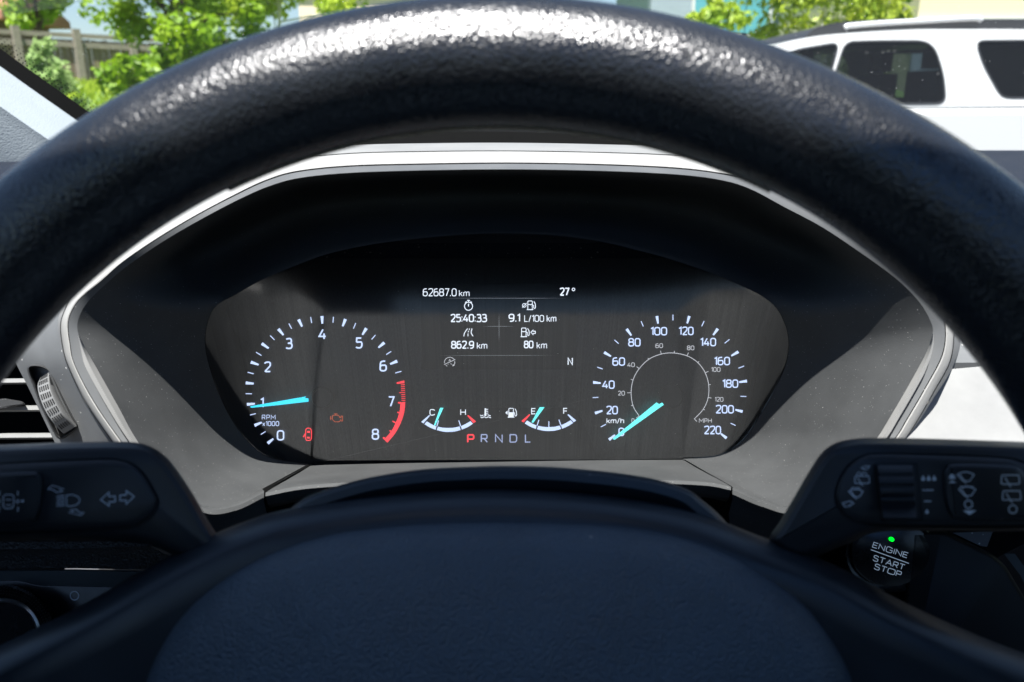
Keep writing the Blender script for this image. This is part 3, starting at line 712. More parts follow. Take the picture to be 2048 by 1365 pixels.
D = [(298, 985), (227, 886), (174, 808), (138, 735), (126, 693), (122, 648), (134, 613), (150, 588), (180, 560), (222, 520), (290, 470), (370, 420), (450, 374), (520, 340), (585, 320), (700, 308), (850, 304), (1020, 303), (1200, 306), (1350, 312),
     (1450, 326), (1515, 345), (1592, 388), (1672, 432), (1750, 488), (1818, 540), (1866, 586), (1898, 622), (1907, 660), (1900, 722), (1867, 784), (1832, 845), (1800, 890), (1715, 985)]
def lens_d(py): return .4136 / (1 + .7117 * (682.5 - py) / F)      # one flat plane leaning towards the driver at its top
A = [(622, 929), (621, 929), (617, 928), (540, 916), (497, 885), (462, 838), (432, 775), (415, 720), (410, 688), (411, 665), (416, 642), (424, 622), (440, 606), (470, 590), (520, 562), (590, 532), (660, 507), (740, 490), (830, 478), (920, 470), (1010, 467), (1110, 471),
     (1200, 483), (1280, 502), (1345, 520), (1420, 545), (1490, 575), (1530, 596), (1556, 620), (1570, 648), (1577, 675), (1577, 705), (1568, 740), (1545, 790), (1518, 835), (1487, 880), (1440, 912), (1370, 918), (1369, 918), (1367, 918)]
A3 = [(x, y, lens_d(y)) for x, y in A]
Bs, As = catmull(B, 5), catmull(A3, 5)
mb = MB()
def wall(p, q, t):                     # from the lens edge (t=0) to the lip (t=1); the ceiling is hollowed out under the top of the hood
    v = W(*q).lerp(W(*p), t); k = min(1, max(0, (600 - p[1]) / 190)); k = k * k * (3 - 2 * k)
    px = 1024 + (v - CAM).dot(AX_R) / (v - CAM).dot(AX_F) * F; py = 682.5 - (v - CAM).dot(AX_U) / (v - CAM).dot(AX_F) * F
    return W(px, py, (v - CAM).dot(AX_F) + k * .066 * math.sin(math.pi * min(1, t * .5 / .62 if t < .62 else .5 + (t - .62) * .5 / .38)))
mb.loft([[wall(p, q, k / 14) for p, q in zip(Bs, As)] for k in range(15)], False)
mb.build('hood_wall', M['shroud'], DASH, angle=60)
# lip: grey band, silver bead, pale skirt
def lean(y, a, b):                      # the lip lies back along the top and stands up at the sides
    k = min(1, max(0, (560 - y) / 200)); k = k * k * (3 - 2 * k); return lerp(a, b, k)
C3 = catmull([(x, y, lean(y, .3600, .3630)) for x, y in Cc], 5); D3 = catmull([(x, y, lean(y, .3640, .3800)) for x, y in D], 5); Bl = catmull(B[3:-3], 5)
def strip(rows, name, m, label=None, parent=None):
    mb = MB(); mb.loft(rows, False); return mb.build(name, m, parent or DASH, label=label)
def mixp(a, b, t): return tuple(lerp(u, v, t) for u, v in zip(a, b))
strip([[W(*b) for b in Bl], [W(*mixp(b, c, .45)) for b, c in zip(Bl, C3)], [W(*c) for c in C3]], 'lip_band', M['lip'])
n = len(C3)
# raised bead
rows = []
for s, dd in ((.09, .003), (.11, -.0002), (.25, -.0009), (.55, -.0012), (.80, -.0009), (.96, .0), (1.0, .003)):
    rows.append([W(*(mixp(c, d, s)[:2]), mixp(c, d, s)[2] + dd) for c, d in zip(C3, D3)])
strip(rows, 'trim_bead', M['silver'], 'pale satin silver bead round the hood')
# inner bevels low on both sides
for i0, i1 in ((0, 24), (n - 26, n)):
    r0, r1, r2 = [], [], []
    for i in range(i0, i1):
        k = (i - i0) / max(1, i1 - i0 - 1); k = k if i0 == 0 else 1 - k
        s = .48 * min(1, (1 - k) * 3)
        r0.append(W(*mixp(Bl[i], C3[i], -.06)[:2], .3615)); r1.append(W(*mixp(Bl[i], C3[i], s * .5)[:2], .3570)); r2.append(W(*mixp(Bl[i], C3[i], s + .02)[:2], .3580))
    strip([r0, r1, r2], 'trim_bevel', M['silver'])
# hood skin running back from the bead: paled all over for sun glare
Df = [tuple(p) for p in D3]
def outward(pts, a, b=None):
    out = []
    for i, p in enumerate(pts):
        q0, q1 = Vector(pts[max(0, i - 1)][:2]), Vector(pts[min(len(pts) - 1, i + 1)][:2]); tt = (q1 - q0).normalized()
        out.append((p[0] + tt.y * a, p[1] - tt.x * a))
    return out
o1, o2, o3 = outward(Df, 1.5), outward(Df, 8), outward(Df, 17)
strip([[W(x, y, q[2] + .002) for (x, y), q in zip(o1, Df)], [W(x, y, q[2] + .02) for (x, y), q in zip(o2, Df)], [W(x, y, .45) for x, y in o3], [W(x * .98 + 20, y + 60, .50) for x, y in o3]], 'hood_skin', M['pale'])
# floor between the walls: the centre piece over the column
top = catmull([(622, 931, .462), (800, 927, .462), (1000, 924, .462), (1200, 921, .462), (1366, 920, .462)], 8)
fr = catmull([(531, 984, .375), (614, 969, .376), (760, 961, .377), (1000, 957, .377), (1240, 957, .377), (1402, 962, .376), (1462, 972, .375)], 8)
def resamp(pts, n):
    out = []
    for k in range(n):
        f = k / (n - 1) * (len(pts) - 1); i = min(int(f), len(pts) - 2); out.append(mixp(pts[i], pts[i + 1], f - i))
    return out
top, fr = resamp(top, 40), resamp(fr, 40)
inset = lambda a, b, k: mixp(a, b, k)
rows = [[W(*inset(a, b, k)) for a, b in zip(top, fr)] for k in (0, .3, .6, .9)]
rows += [[W(x, y + 2, d - .002) for x, y, d in fr], [W(x, y + 9, d - .003) for x, y, d in fr], [W(x + (1000 - x) * .01, y + 25, d + .001) for x, y, d in fr], [W(x + (1000 - x) * .02, y + 32, d + .02) for x, y, d in fr]]
strip(rows, 'floor_panel', M['shroud'])
for a, b, wd in (((621, 930, .4622), (529, 982.5, .3745), 6), ((1368, 919, .4622), (1464, 974, .3745), 3)):
    mb = MB(); a, b = Vector(a), Vector(b)
    mb.loft([[W(p.x - wd * k * .8, p.y - wd * k * .7, p.z - .0006) for p, k in ((a, .6), (a.lerp(b, .5), .8), (b, 1))], [W(p.x + wd * k * .8, p.y + wd * k * .7, p.z - .0006) for p, k in ((a, .6), (a.lerp(b, .5), .8), (b, 1))]], False)
    mb.build('panel_seam', M['black'], DASH)
# rounded noses under both floor corners
for side in (0, 1):
    src = B[:4] if side == 0 else B[-4:]
    pts = catmull(src, 8); rows = [[W(x, y, d) for x, y, d in pts], [W(x, y + 5, d - .0035) for x, y, d in pts], [W(x, y + 14, d - .004) for x, y, d in pts], [W(x, y + 24, d) for x, y, d in pts], [W(x + (8 if side == 0 else -8), y + 54, d + .004) for x, y, d in pts], [W(x, y + 110, d + .03) for x, y, d in pts]]
    strip(rows, 'floor_nose', M['shroud'])
# dark void behind the column
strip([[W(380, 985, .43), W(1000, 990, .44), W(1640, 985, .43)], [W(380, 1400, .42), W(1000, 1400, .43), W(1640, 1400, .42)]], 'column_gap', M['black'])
# dash top behind the hood
mb = MB(); mb.loft([[Vector((lerp(-.62, 1.36, i / 20), y, 1.143 + dz)) for i in range(21)] for y, dz in ((.46, -.03), (.50, .0), (.62, .001), (.80, .001), (.98, .0), (1.03, -.012), (1.05, -.05))], False)
mb.build('dash_top', mat('dash top skin', (.014, .018, .028), .8, spec=.12, bump=(900, .5, .0006), mottle=.15, dust=[(330, .22, .30, .22), (620, .25, .3, .16)]), DASH)
mb = MB(); mb.loft([[Vector((lerp(-.34, .24, i / 24), y, z + .012 * (1 - (2 * i / 24 - 1) ** 2) - .035 * abs(2 * i / 24 - 1) ** 4)) for i in range(25)] for y, z in ((.60, 1.125), (.61, 1.166), (.63, 1.172), (.74, 1.172), (.80, 1.14))], False)
mb.build('defroster_panel', M['black'], DASH)
# left side panel round the air vent
lp = [[(60, 560, .40), (150, 560, .392), (200, 540, .385)], [(10, 660, .402), (80, 650, .392), (130, 628, .378)], [(28, 718, .400), (80, 715, .386), (131, 700, .370)], [(58, 778, .400), (110, 775, .386), (160, 778, .370)], [(86, 836, .400), (140, 832, .386), (198, 845, .370)], [(112, 890, .400), (170, 885, .386), (236, 900, .370)], [(150, 965, .40), (215, 960, .386), (300, 985, .372)]]
cols = [catmull([r[j] for r in lp], 5) for j in range(3)]
rows = [resamp([cols[0][i], cols[1][i], cols[2][i]], 9) for i in range(len(cols[0]))]
strip([[W(*p) for p in r] for r in rows] , 'side_panel', M['band'])
mb = MB(); 
for a in ([(60, 676), (85, 684), (112, 703), (138, 738), (160, 788), (182, 838), (190, 866)],):
    stroke(mb, catmull(a, 6), 5, .3795)
# right side: dark upper dash, lower shelf coloured pale for sunlight
strip([[W(1820, 470, .52), W(4300, 470, .52)], [W(1840, 560, .46), W(4300, 560, .46)], [W(1850, 660, .435), W(4300, 660, .435)], [W(1860, 700, .425), W(4300, 690, .425)], [W(1865, 712, .415), W(4300, 706, .415)], [W(1868, 726, .410), W(4300, 716, .410)], [W(1868, 738, .411), W(4300, 724, .411)], [W(1868, 741, .418), W(4300, 727, .418)]], 'upper_dash', M['band'])
strip([[W(1840, 744, .392), W(1990, 731, .400), W(4300, 722, .41)], [W(1810, 800, .378), W(1990, 795, .385), W(4300, 790, .39)], [W(1770, 900, .36), W(1990, 900, .37), W(4300, 900, .37)], [W(1690, 935, .322), W(1990, 938, .322), W(4300, 938, .322)], [W(1690, 960, .322), W(1990, 962, .322), W(4300, 962, .322)], [W(1690, 985, .36), W(1990, 985, .36), W(4300, 985, .36)]], 'dash_shelf', M['pale'])  # hidden front edge drawn out to shade the start button
# lower dash, left: leather roll, grey strip, switch panel
strip([[W(-80, 1030, 0.4500), W(150, 1030, 0.4500), W(330, 1030, 0.4500)], [W(-80, 1076, 0.4250), W(150, 1076, 0.4250), W(300, 1074, 0.4250)], [W(-80, 1084, 0.4210), W(150, 1084, 0.4210), W(300, 1082, 0.4210)], [W(-80, 1100, 0.4210), W(150, 1098, 0.4210), W(300, 1092, 0.4210)], [W(-80, 1112, 0.4260), W(150, 1110, 0.4260), W(330, 1108, 0.4260)], [W(-80, 1139, 0.4280), W(150, 1137, 0.4280), W(500, 1143, 0.4280)]], 'dash_roll', mat('dash leather', (.040, .038, .036), .5, bump=(700, .8, .0012, 'cell'), mottle=.1))
strip([[W(-80, 1140, 0.4240), W(150, 1139, 0.4240), W(500, 1146, 0.4240)], [W(-80, 1143, 0.4225), W(150, 1142, 0.4225), W(500, 1149, 0.4225)], [W(-80, 1200, 0.4225), W(60, 1170, 0.4225), W(500, 1178, 0.4225)], [W(-80, 1300, 0.4240), W(60, 1300, 0.4240), W(500, 1300, 0.4240)]], 'dash_strip', M['teal'])
mb = MB(); cushion(mb, round_poly([(-90, 1175), (-40, 1166), (20, 1160), (50, 1163), (75, 1171), (300, 1176), (520, 1180), (520, 1420), (-90, 1420)], 16), 0.4220, [(0, 0), (1, -.0008), (3, -.001)]); mb.build('switch_panel', M['gloss'], DASH)
mb = MB(); stroke(mb, circ(149, 1192, 8.5, 20), 2.2, 0.4207, True); mb.build('lamp_symbol', M['mark'], DASH)
# lower dash, right
strip([[W(1540, 1030, 0.4650), W(1900, 1030, 0.4650), W(2140, 1040, 0.4650)], [W(1540, 1180, 0.4450), W(1850, 1120, 0.4450), W(1990, 1118, 0.4450), ][:3], [W(1540, 1500, 0.4250), W(1850, 1500, 0.4250), W(2140, 1500, 0.4250)]], 'knee_panel', M['black'])
mb = MB(); cushion(mb, round_poly([(1820, 1060), (1890, 1062), (1925, 1080), (1985, 1108), (2010, 1130), (2060, 1215), (2120, 1330), (2120, 1500), (1780, 1500)], 14), 0.4300, [(0, .01), (1, .002), (5, -.001), (10, -.002)]); mb.build('console_side', M['deep'], DASH)
mb = MB(); fill(mb, [(1905, 1066), (1986, 1063), (1974, 1094), (1960, 1092)], 0.4430); mb.build('trim_chip', M['band'], DASH)
strip([[W(2008, 1108, 0.4370), W(2030, 1108, 0.4370)], [W(2040, 1150, 0.4370), W(2056, 1144, 0.4370)], [W(2075, 1220, 0.4370), W(2095, 1215, 0.4370)]], 'console_trim', M['teal'])

strip([[W(-500, 888, .43), W(60, 889, .43), W(190, 893, .42)], [W(-700, 908, .318), W(60, 908, .318), W(205, 908, .318)], [W(-700, 930, .308), W(60, 930, .308), W(205, 930, .308)], [W(-700, 960, .34), W(60, 960, .34), W(205, 960, .34)]], 'sun_baffle', M['dark'])  # unseen baffle added behind the stalk to shade the lower dash
# ------------------------------------------------------------------ air vent
VENT = thing('air_vent', 'dark air vent with pale slats and ribbed thumb wheel at left edge', 'air vent', W(40, 820, .41))
strip([[W(-340, 640, .60), W(240, 640, .60)], [W(-340, 1000, .60), W(300, 1000, .60)]], 'vent_cavity', M['black'], parent=VENT)
for y0, h in ((757, 9), (811, 10), (866, 10)):
    x1 = {757: 62, 811: 86, 866: 112}[y0]
    mb = MB(); rows = []
    for dy, d in ((0, .452), (0, .413), (2, .410), (h - 1, .4095), (h + 2, .412), (h + 3, .452)):
        rows.append([W(-140, y0 + 2 + dy, d), W(-20, y0 + 1 + dy, d), W(x1 + 10, y0 + dy, d)])
    mb.loft(rows, False); mb.build('slat', M['pale'], VENT)
mb = MB(); cushion(mb, round_poly([(-60, 806), (10, 797), (45, 803), (52, 810), (10, 816), (-60, 836)], 4), .404, [(0, .02), (.5, .002), (3, 0)]); mb.build('slat_tab', M['dark'], VENT)
# recess lip, wheel
sl_ = catmull([(57, 738), (72, 732), (92, 738), (104, 752), (122, 790), (142, 830), (153, 852), (140, 866), (121, 876), (108, 862), (84, 812), (70, 775)], 5, True)
mb = MB(); cushion(mb, sl_, .384, [(-3, .0005), (0, -.0006), (2.5, .002), (5, .010)], True); mb.build('thumbwheel_slot', M['dark'], VENT)
Lf = catmull([(80, 757, .386), (75, 772, .380), (79, 795, .3765), (90, 822, .3755), (106, 846, .3765), (127, 868, .382)], 10)
Rt = catmull([(98, 745, .386), (99, 762, .380), (105, 785, .3765), (116, 808, .3755), (131, 832, .3765), (152, 853, .382)], 10)
mb = MB(); mb.loft([[W(x, y, d + .006) for x, y, d in Lf], [W(*p) for p in Lf], [W(*mixp(a, b, .04)[:2], a[2] - .0008) for a, b in zip(Lf, Rt)], [W(*mixp(a, b, .9)[:2], a[2] - .0008) for a, b in zip(Lf, Rt)], [W(*p) for p in Rt], [W(x + 10, y + 2, d + .010) for x, y, d in Rt]], False)
TW = mb.build('thumbwheel', mat('wheel rubber', (.15, .15, .15), .5), VENT)
mb = MB(); fwd = AX_F
for seg in range(8):
    for a in range(4):
        for b in range(5):
            s = (seg + .10 + a * .17) / 8.2; i = s * (len(Lf) - 1); k = int(i); u = i - k
            l, r = mixp(Lf[k], Lf[k + 1], u), mixp(Rt[k], Rt[k + 1], u); q = mixp(l, r, .16 + b * .16)
            c = W(q[0], q[1], q[2] - .0009); e = .0003
            mb.loft([[c + AX_R * x * e + AX_U * y * e for x, y in ((-1, -1), (1, -1), (1, 1), (-1, 1))], [c - AX_F * .0005 + (AX_R * x + AX_U * y) * e * .4 for x, y in ((-1, -1), (1, -1), (1, 1), (-1, 1))]], True, False, True)
mb.build('ribbing', M['dark'], TW, smooth=False)

# ------------------------------------------------------------------ instrument cluster
CL = thing('instrument_cluster', 'black lit gauge cluster with two dials and a trip screen', 'instrument cluster', W(1000, 720, .468))
FD = .4730
k1 = lambda x, y: (460 + x * 400 / 1655, 600 + y * 400 / 1655)       # crops used to trace the dials
k2 = lambda x, y: (820 + x * 360 / 2048, 550 + y * 360 / 2048)
k3 = lambda x, y: (1160 + x * 360 / 1489, 600 + y * 360 / 1489)
k4 = lambda x, y: (820 + x * 360 / 2048, 790 + y * 360 / 2048)
s1, s2, s3 = 400 / 1655, 360 / 2048, 360 / 1489
# back plate and brushed face (edge rounds away into the dark)
mb = MB(); fill(mb, [(330, 420), (1660, 420), (1660, 990), (330, 990)], FD + .012); mb.build('back_plate', M['facemask'], CL)
fo = catmull([(466, 600), (556, 545), (645, 512), (790, 482), (1000, 466), (1210, 482), (1342, 520), (1440, 556), (1534, 600), (1525, 660), (1508, 730), (1493, 800), (1472, 868), (1442, 905), (1380, 930), (1000, 940), (620, 936), (560, 912), (526, 868), (505, 800), (490, 730), (476, 660)], 5, True)
mb = MB(); cushion(mb, fo, FD, [(-10, .010), (-3, .003), (0, .001), (8, 0)]); mb.build('face_plate', M['face'], CL)
# dark smooth fields: gauge field at the bottom, screen
mb = MB(); fill(mb, catmull([k4(-90, 740), k4(0, 500), k4(100, 270), k4(180, 175), k4(300, 150), k4(1000, 148), k4(1800, 148), k4(1890, 185), k4(1950, 270), k4(2050, 500), k4(2130, 740)], 4), FD - .0004); mb.build('gauge_field', M['facemask'], CL)
lens = [W(*p) for p in catmull(A3, 4)]
mb = MB(); mb.poly([p + AX_F * .0006 for p in lens]); LN = mb.build('lens', M['lens'], CL, smooth=False)

def dial_marks(kk, majors, minors, wmaj, wmin, d):
    mb = MB()
    for (x0, y0, x1, y1) in majors:
        a, b = Vector(kk(x0, y0)), Vector(kk(x1, y1)); t = (b - a).normalized(); nn = Vector((-t.y, t.x))
        fill(mb, [a + nn * wmaj * .62, a - nn * wmaj * .62, b - nn * wmaj * .34, b + nn * wmaj * .34], d)
    for (x0, y0, x1, y1) in minors:
        stroke(mb, [kk(x0, y0), kk(x1, y1)], wmin, d)
    return mb
MD = FD - .0010
# --- tachometer
maj = [(312, 1188, 358, 1150), (203, 1040, 262, 1015), (140, 866, 206, 860), (130, 688, 196, 694), (172, 516, 236, 538), (263, 362, 320, 402), (400, 242, 442, 292), (568, 163, 596, 222), (761, 135, 764, 198), (955, 160, 932, 220), (1128, 236, 1095, 290), (1277, 355, 1228, 396), (1384, 508, 1325, 532)]
mnr = [(255, 1115, 294, 1090), (166, 954, 214, 942), (130, 777, 182, 778), (146, 600, 196, 613), (215, 434, 260, 461), (332, 296, 368, 332), (487, 197, 510, 240), (667, 143, 676, 192), (856, 141, 852, 190), (1040, 193, 1022, 238), (1203, 292, 1172, 328), (1333, 428, 1292, 454), (1418, 592, 1368, 606)]
TACH = dial_marks(k1, maj, mnr, 5.0, 1.7, MD).build('tachometer', M['white'], CL, smooth=False)
for s, x, y, wd, h in (('0', 418, 1122, 62, 86), ('1', 265, 852, 30, 84), ('2', 310, 556, 58, 88), ('3', 487, 362, 58, 92), ('4', 765, 285, 66, 90), ('5', 1066, 357, 58, 92), ('6', 1268, 548, 62, 92), ('7', 1335, 842, 54, 88), ('8', 1203, 1113, 62, 92)):
    mb = MB(); text(mb, s, *k1(x, y), wd * s1, h * s1, MD, weight=.135); mb.build('numeral', M['white'], TACH, smooth=False)
mb = MB(); text(mb, 'RPM', *k1(320, 972), 112 * s1, 40 * s1, MD, weight=.10, gap=.3); text(mb, 'x1000', *k1(337, 1025), 138 * s1, 40 * s1, MD, weight=.12, gap=.24); mb.build('unit_lettering', M['white'], TACH, smooth=False)
mb = MB()
a, b = Vector(k1(1443, 676)), Vector(k1(1380, 690)); fill(mb, [k1(1441, 668), k1(1444, 690), k1(1380, 696), k1(1379, 684)], MD)
for q in range(9):
    y = 702 + q * 16.4; x1 = 1446 + q * .7; x0 = x1 - (48 if q == 4 else 32); stroke(mb, [k1(x0, y + 2), k1(x1, y)], 1.3, MD)
oe = catmull([k1(1450, 846), k1(1441, 930), k1(1412, 1020), k1(1366, 1105), k1(1303, 1182)], 6); ie = catmull([k1(1412, 850), k1(1402, 930), k1(1374, 1012), k1(1334, 1088), k1(1282, 1150)], 6)
mb.loft([[W(*p, MD) for p in oe], [W(*p, MD) for p in ie]], False)
fill(mb, [k1(1388, 846), k1(1414, 846), k1(1412, 862), k1(1390, 856)], MD); fill(mb, [k1(1302, 1182), k1(1262, 1143), k1(1272, 1135), k1(1300, 1152)], MD)
for p, q in (((1385, 930), (1404, 936)), ((1344, 1004), (1376, 1020)), ((1320, 1082), (1338, 1092))): stroke(mb, [k1(*p), k1(*q)], 2.4, MD)
mb.build('redline', M['red'], TACH, smooth=False)
def needle(parent, kk, pts, m, thick=.0012, d=FD - .005):
    P = [kk(*p) for p in pts]; mb = MB(); mb.loft([[W(x, y, d) for x, y in P], [W(x, y, d - thick) for x, y in offset(P, .5)]], True, False, True); return mb.build('needle', m, parent, smooth=False)
needle(TACH, k1, [(166, 888), (172, 880), (400, 840), (628, 800), (620, 815), (648, 815), (651, 843), (400, 872), (178, 894)], M['cyan'])
mb = MB(); cushion(mb, circ(*k1(760, 810), 21, 32), FD - .006, [(0, .005), (0, .001), (1.5, 0)]); mb.build('hub_cap', M['cap'], TACH)
# --- speedometer
maj = [(240, 1158, 290, 1118), (124, 938, 186, 918), (108, 683, 172, 690), (200, 435, 256, 468), (386, 242, 425, 296), (636, 135, 646, 198), (904, 135, 887, 196), (1140, 240, 1102, 292), (1310, 430, 1252, 464), (1381, 672, 1316, 682), (1345, 925, 1285, 910), (1213, 1145, 1165, 1108)]
mnr = [(172, 1052, 215, 1030), (105, 810, 152, 807), (142, 557, 188, 573), (284, 332, 320, 363), (506, 178, 524, 221), (769, 123, 769, 171), (1027, 176, 1007, 219), (1236, 328, 1197, 360), (1358, 548, 1311, 566), (1376, 800, 1328, 799), (1288, 1040, 1247, 1022)]
SPEED = dial_marks(k3, maj, mnr, 4.6, 1.6, MD).build('speedometer', M['white'], CL, smooth=False)
for s, x, y, wd in (('0', 342, 1093, 48), ('20', 265, 913, 97), ('40', 235, 702, 103), ('60', 320, 511, 105), ('80', 450, 352, 102), ('100', 652, 260, 138), ('120', 878, 258, 124), ('140', 1060, 350, 132), ('160', 1175, 507, 132), ('180', 1243, 694, 132), ('200', 1197, 906, 152), ('220', 1096, 1078, 142)):
    mb = MB(); text(mb, s, *k3(x, y), wd * s3, 70 * s3, MD, weight=.135); mb.build('numeral', M['white'], SPEED, smooth=False)
mb = MB(); stroke(mb, [k3(466, 976), k3(490, 962)], 1.0, MD)
stroke(mb, catmull([k3(490, 963), k3(440, 880), k3(423, 770), k3(440, 660), k3(490, 570), k3(570, 492), k3(670, 450), k3(770, 440), k3(885, 464), k3(975, 520), k3(1036, 605), k3(1064, 703), k3(1060, 810), k3(1020, 905), k3(946, 986)], 6), 1.3, MD)
for q in ((390, 769, 423, 770), (468, 553, 490, 570), (666, 422, 672, 449), (898, 437, 885, 463), (1062, 592, 1035, 605), (1087, 813, 1060, 809), (422, 877, 441, 871), (421, 658, 439, 664), (562, 482, 571, 494), (781, 422, 779, 440), (985, 510, 972, 522), (1082, 701, 1064, 703), (1033, 911, 1019, 905), (946, 985, 967, 1007)):
    stroke(mb, [k3(q[0], q[1]), k3(q[2], q[3])], 1.2, MD)
IN = mb.build('mile_scale', M['dim'], SPEED, smooth=False)
for s, x, y, wd in (('0', 438, 1000, 24), ('20', 342, 773, 58), ('40', 422, 538, 62), ('60', 655, 380, 62), ('80', 915, 398, 60), ('100', 1123, 577, 78), ('120', 1150, 824, 72)):
    mb = MB(); text(mb, s, *k3(x, y), wd * s3, 38 * s3, MD); mb.build('numeral', M['dim'], SPEED, smooth=False)
mb = MB(); text(mb, 'km/h', *k3(292, 1001), 145 * s3, 44 * s3, MD); mb.build('unit_lettering', M['white2'], SPEED, smooth=False)
mb = MB(); text(mb, 'MPH', *k3(1037, 1000), 106 * s3, 36 * s3, MD); mb.build('unit_lettering', M['dim'], SPEED, smooth=False)
needle(SPEED, k3, [(270, 1152), (276, 1142), (632, 850), (655, 863), (680, 850), (693, 869), (288, 1158)], M['aqua'])
mb = MB(); cushion(mb, circ(*k3(758, 795), 24, 32), FD - .006, [(0, .005), (0, .001), (1.5, 0)]); mb.build('hub_cap', M['cap'], SPEED)
# --- small gauges
def arc(mb, o, i, d=MD): mb.loft([[W(*p, d) for p in catmull([k4(*q) for q in o], 5)], [W(*p, d) for p in catmull([k4(*q) for q in i], 5)]], False)
def small_gauge(name, dx, dy, red_left, ticks, letters, npts):
    T = lambda *pts: [(x + dx, y + dy) for x, y in pts]
    mb = MB()
    arc(mb, T((165, 335), (225, 371), (292, 399)), T((192, 303), (245, 335), (300, 360)))
    arc(mb, T((305, 402), (372, 418), (440, 423), (510, 418), (577, 400)), T((318, 364), (378, 375), (440, 377), (505, 374), (564, 360)))
    arc(mb, T((590, 397), (655, 368), (716, 330)), T((579, 357), (635, 331), (688, 300)))
    for q in ticks: stroke(mb, [k4(q[0], q[1]), k4(q[2], q[3])], 1.7, MD)
    Lq = T((128, 308), (152, 326), (228, 238), (218, 231)); Rq = T((652, 238), (664, 231), (750, 303), (722, 323))
    fill(mb, [k4(*p) for p in (Rq if red_left else Lq)], MD)
    G = mb.build(name, M['white'], CL, smooth=False)
    mb = MB(); fill(mb, [k4(*p) for p in (Lq if red_left else Rq)], MD); mb.build('red_mark', M['red'], G, smooth=False)
    for s, x, y, wd in letters:
        mb = MB(); text(mb, s, *k4(x, y), wd * s2, 70 * s2, MD, weight=.135); mb.build('letter', M['white2'], G, smooth=False)
    needle(G, k4, npts, M['aqua'])
    return G
TG = small_gauge('temperature_gauge', 0, 0, False, ((325, 291, 305, 360), (555, 291, 576, 358)), (('C', 255, 200, 66), ('H', 604, 198, 64)), [(342, 149), (380, 149), (288, 349), (272, 349)])
FG = small_gauge('fuel_gauge', 1140, -10, True, ((1467, 285, 1445, 352), (1580, 302, 1580, 370), (1694, 283, 1718, 350)), (('E', 1405, 187, 52), ('F', 1768, 185, 50)), [(1475, 142), (1530, 142), (1402, 318), (1382, 312)])
mb = MB()
fill(mb, [k4(849, 155), k4(866, 155), k4(866, 232), k4(849, 232)], MD); fill(mb, circ(*k4(858, 230), 13 * s2, 12), MD)
for y in (165, 187, 209): stroke(mb, [k4(866, y), k4(890, y)], 1.3, MD)
wv = [(798 + q * 12, 232 + (6 if q % 4 in (1, 2) else -2)) for q in range(11)]
stroke(mb, [k4(*p) for p in wv if p[0] < 838], 1.5, MD); stroke(mb, [k4(*p) for p in wv if p[0] > 878], 1.5, MD); stroke(mb, [k4(x + 4, y + 22) for x, y in wv], 1.5, MD)
mb.build('coolant_symbol', M['white2'], TG, smooth=False)
def pump(mb, cx, cy, h, d, filled=True, lw=1.4, flip=1):
    """fuel pump symbol, h = height in px"""
    w_ = h * .52
    body = [(cx - w_ / 2, cy + h / 2), (cx - w_ / 2, cy - h * .42), (cx - w_ * .4, cy - h / 2), (cx + w_ * .4, cy - h / 2), (cx + w_ / 2, cy - h * .42), (cx + w_ / 2, cy + h / 2)]
    stroke(mb, body, lw, d); stroke(mb, [(cx - w_ * .72, cy + h / 2), (cx + w_ * .72, cy + h / 2)], lw * 1.2, d)
    if filled: fill(mb, [(cx - w_ / 2, cy - h * .05), (cx + w_ / 2, cy - h * .05), (cx + w_ / 2, cy + h / 2), (cx - w_ / 2, cy + h / 2)], d)
    else: stroke(mb, [(cx - w_ / 2, cy - h * .08), (cx + w_ / 2, cy - h * .08)], lw, d)
    stroke(mb, catmull([(cx + w_ * .5, cy - h * .02), (cx + w_ * .78, cy + h * .02), (cx + w_ * .82, cy + h * .25), (cx + w_ * 1.0, cy + h * .38), (cx + w_ * 1.2, cy + h * .25), (cx + w_ * 1.15, cy - h * .15), (cx + w_ * .85, cy - h * .46)], 4), lw, d)
mb = MB(); pump(mb, *k4(1150, 205), 100 * s2, MD); fill(mb, [k4(1085, 204), k4(1110, 180), k4(1110, 228)], MD); mb.build('fuel_symbol', M['white2'], FG, smooth=False)
# --- gear letters
GR = None
mb = MB(); text(mb, 'P', *k4(691, 498), 84 * s2, 100 * s2, MD, weight=.16); GR = mb.build('gear_indicator', M['red'], CL, smooth=False, label='lit red letter P, first of the row P R N D L')
for s, x, wd in (('R', 845, 80), ('N', 1011, 88), ('D', 1176, 88), ('L', 1341, 68)):
    mb = MB(); text(mb, s, *k4(x, 496), wd * s2, 98 * s2, MD); mb.build('letter', M['lilac'], GR, smooth=False)
# --- telltales
mb = MB()
stroke(mb, [k1(*p) for p in ((848, 960), (860, 955), (893, 955), (908, 968), (908, 975), (918, 975), (920, 962), (931, 962), (931, 1003), (920, 1003), (916, 992), (905, 1010), (868, 1010), (848, 992))], 1.1, MD, True)
stroke(mb, [k1(862, 944), k1(888, 944)], 1.1, MD); stroke(mb, [k1(875, 944), k1(875, 955)], 1.1, MD); stroke(mb, [k1(832, 962), k1(832, 996)], 1.1, MD); stroke(mb, [k1(832, 980), k1(848, 980)], 1.1, MD)
mb.build('warning_light', M['orange'], CL, smooth=False, label='dim orange engine outline, right of the dark dial seam')
mb = MB()
stroke(mb, round_poly([k1(627, 1072), k1(640, 1062), k1(664, 1064), k1(674, 1080), k1(674, 1150), k1(664, 1164), k1(632, 1164), k1(625, 1146)], 1.5, 3), 1.6, MD, True)
fill(mb, [k1(638, 1086), k1(662, 1086), k1(662, 1102), k1(638, 1100)], MD); fill(mb, [k1(636, 1134), k1(662, 1136), k1(660, 1148), k1(638, 1148)], MD)
fill(mb, [k1(621, 1104), k1(624, 1112), k1(612, 1138), k1(602, 1134)], MD)
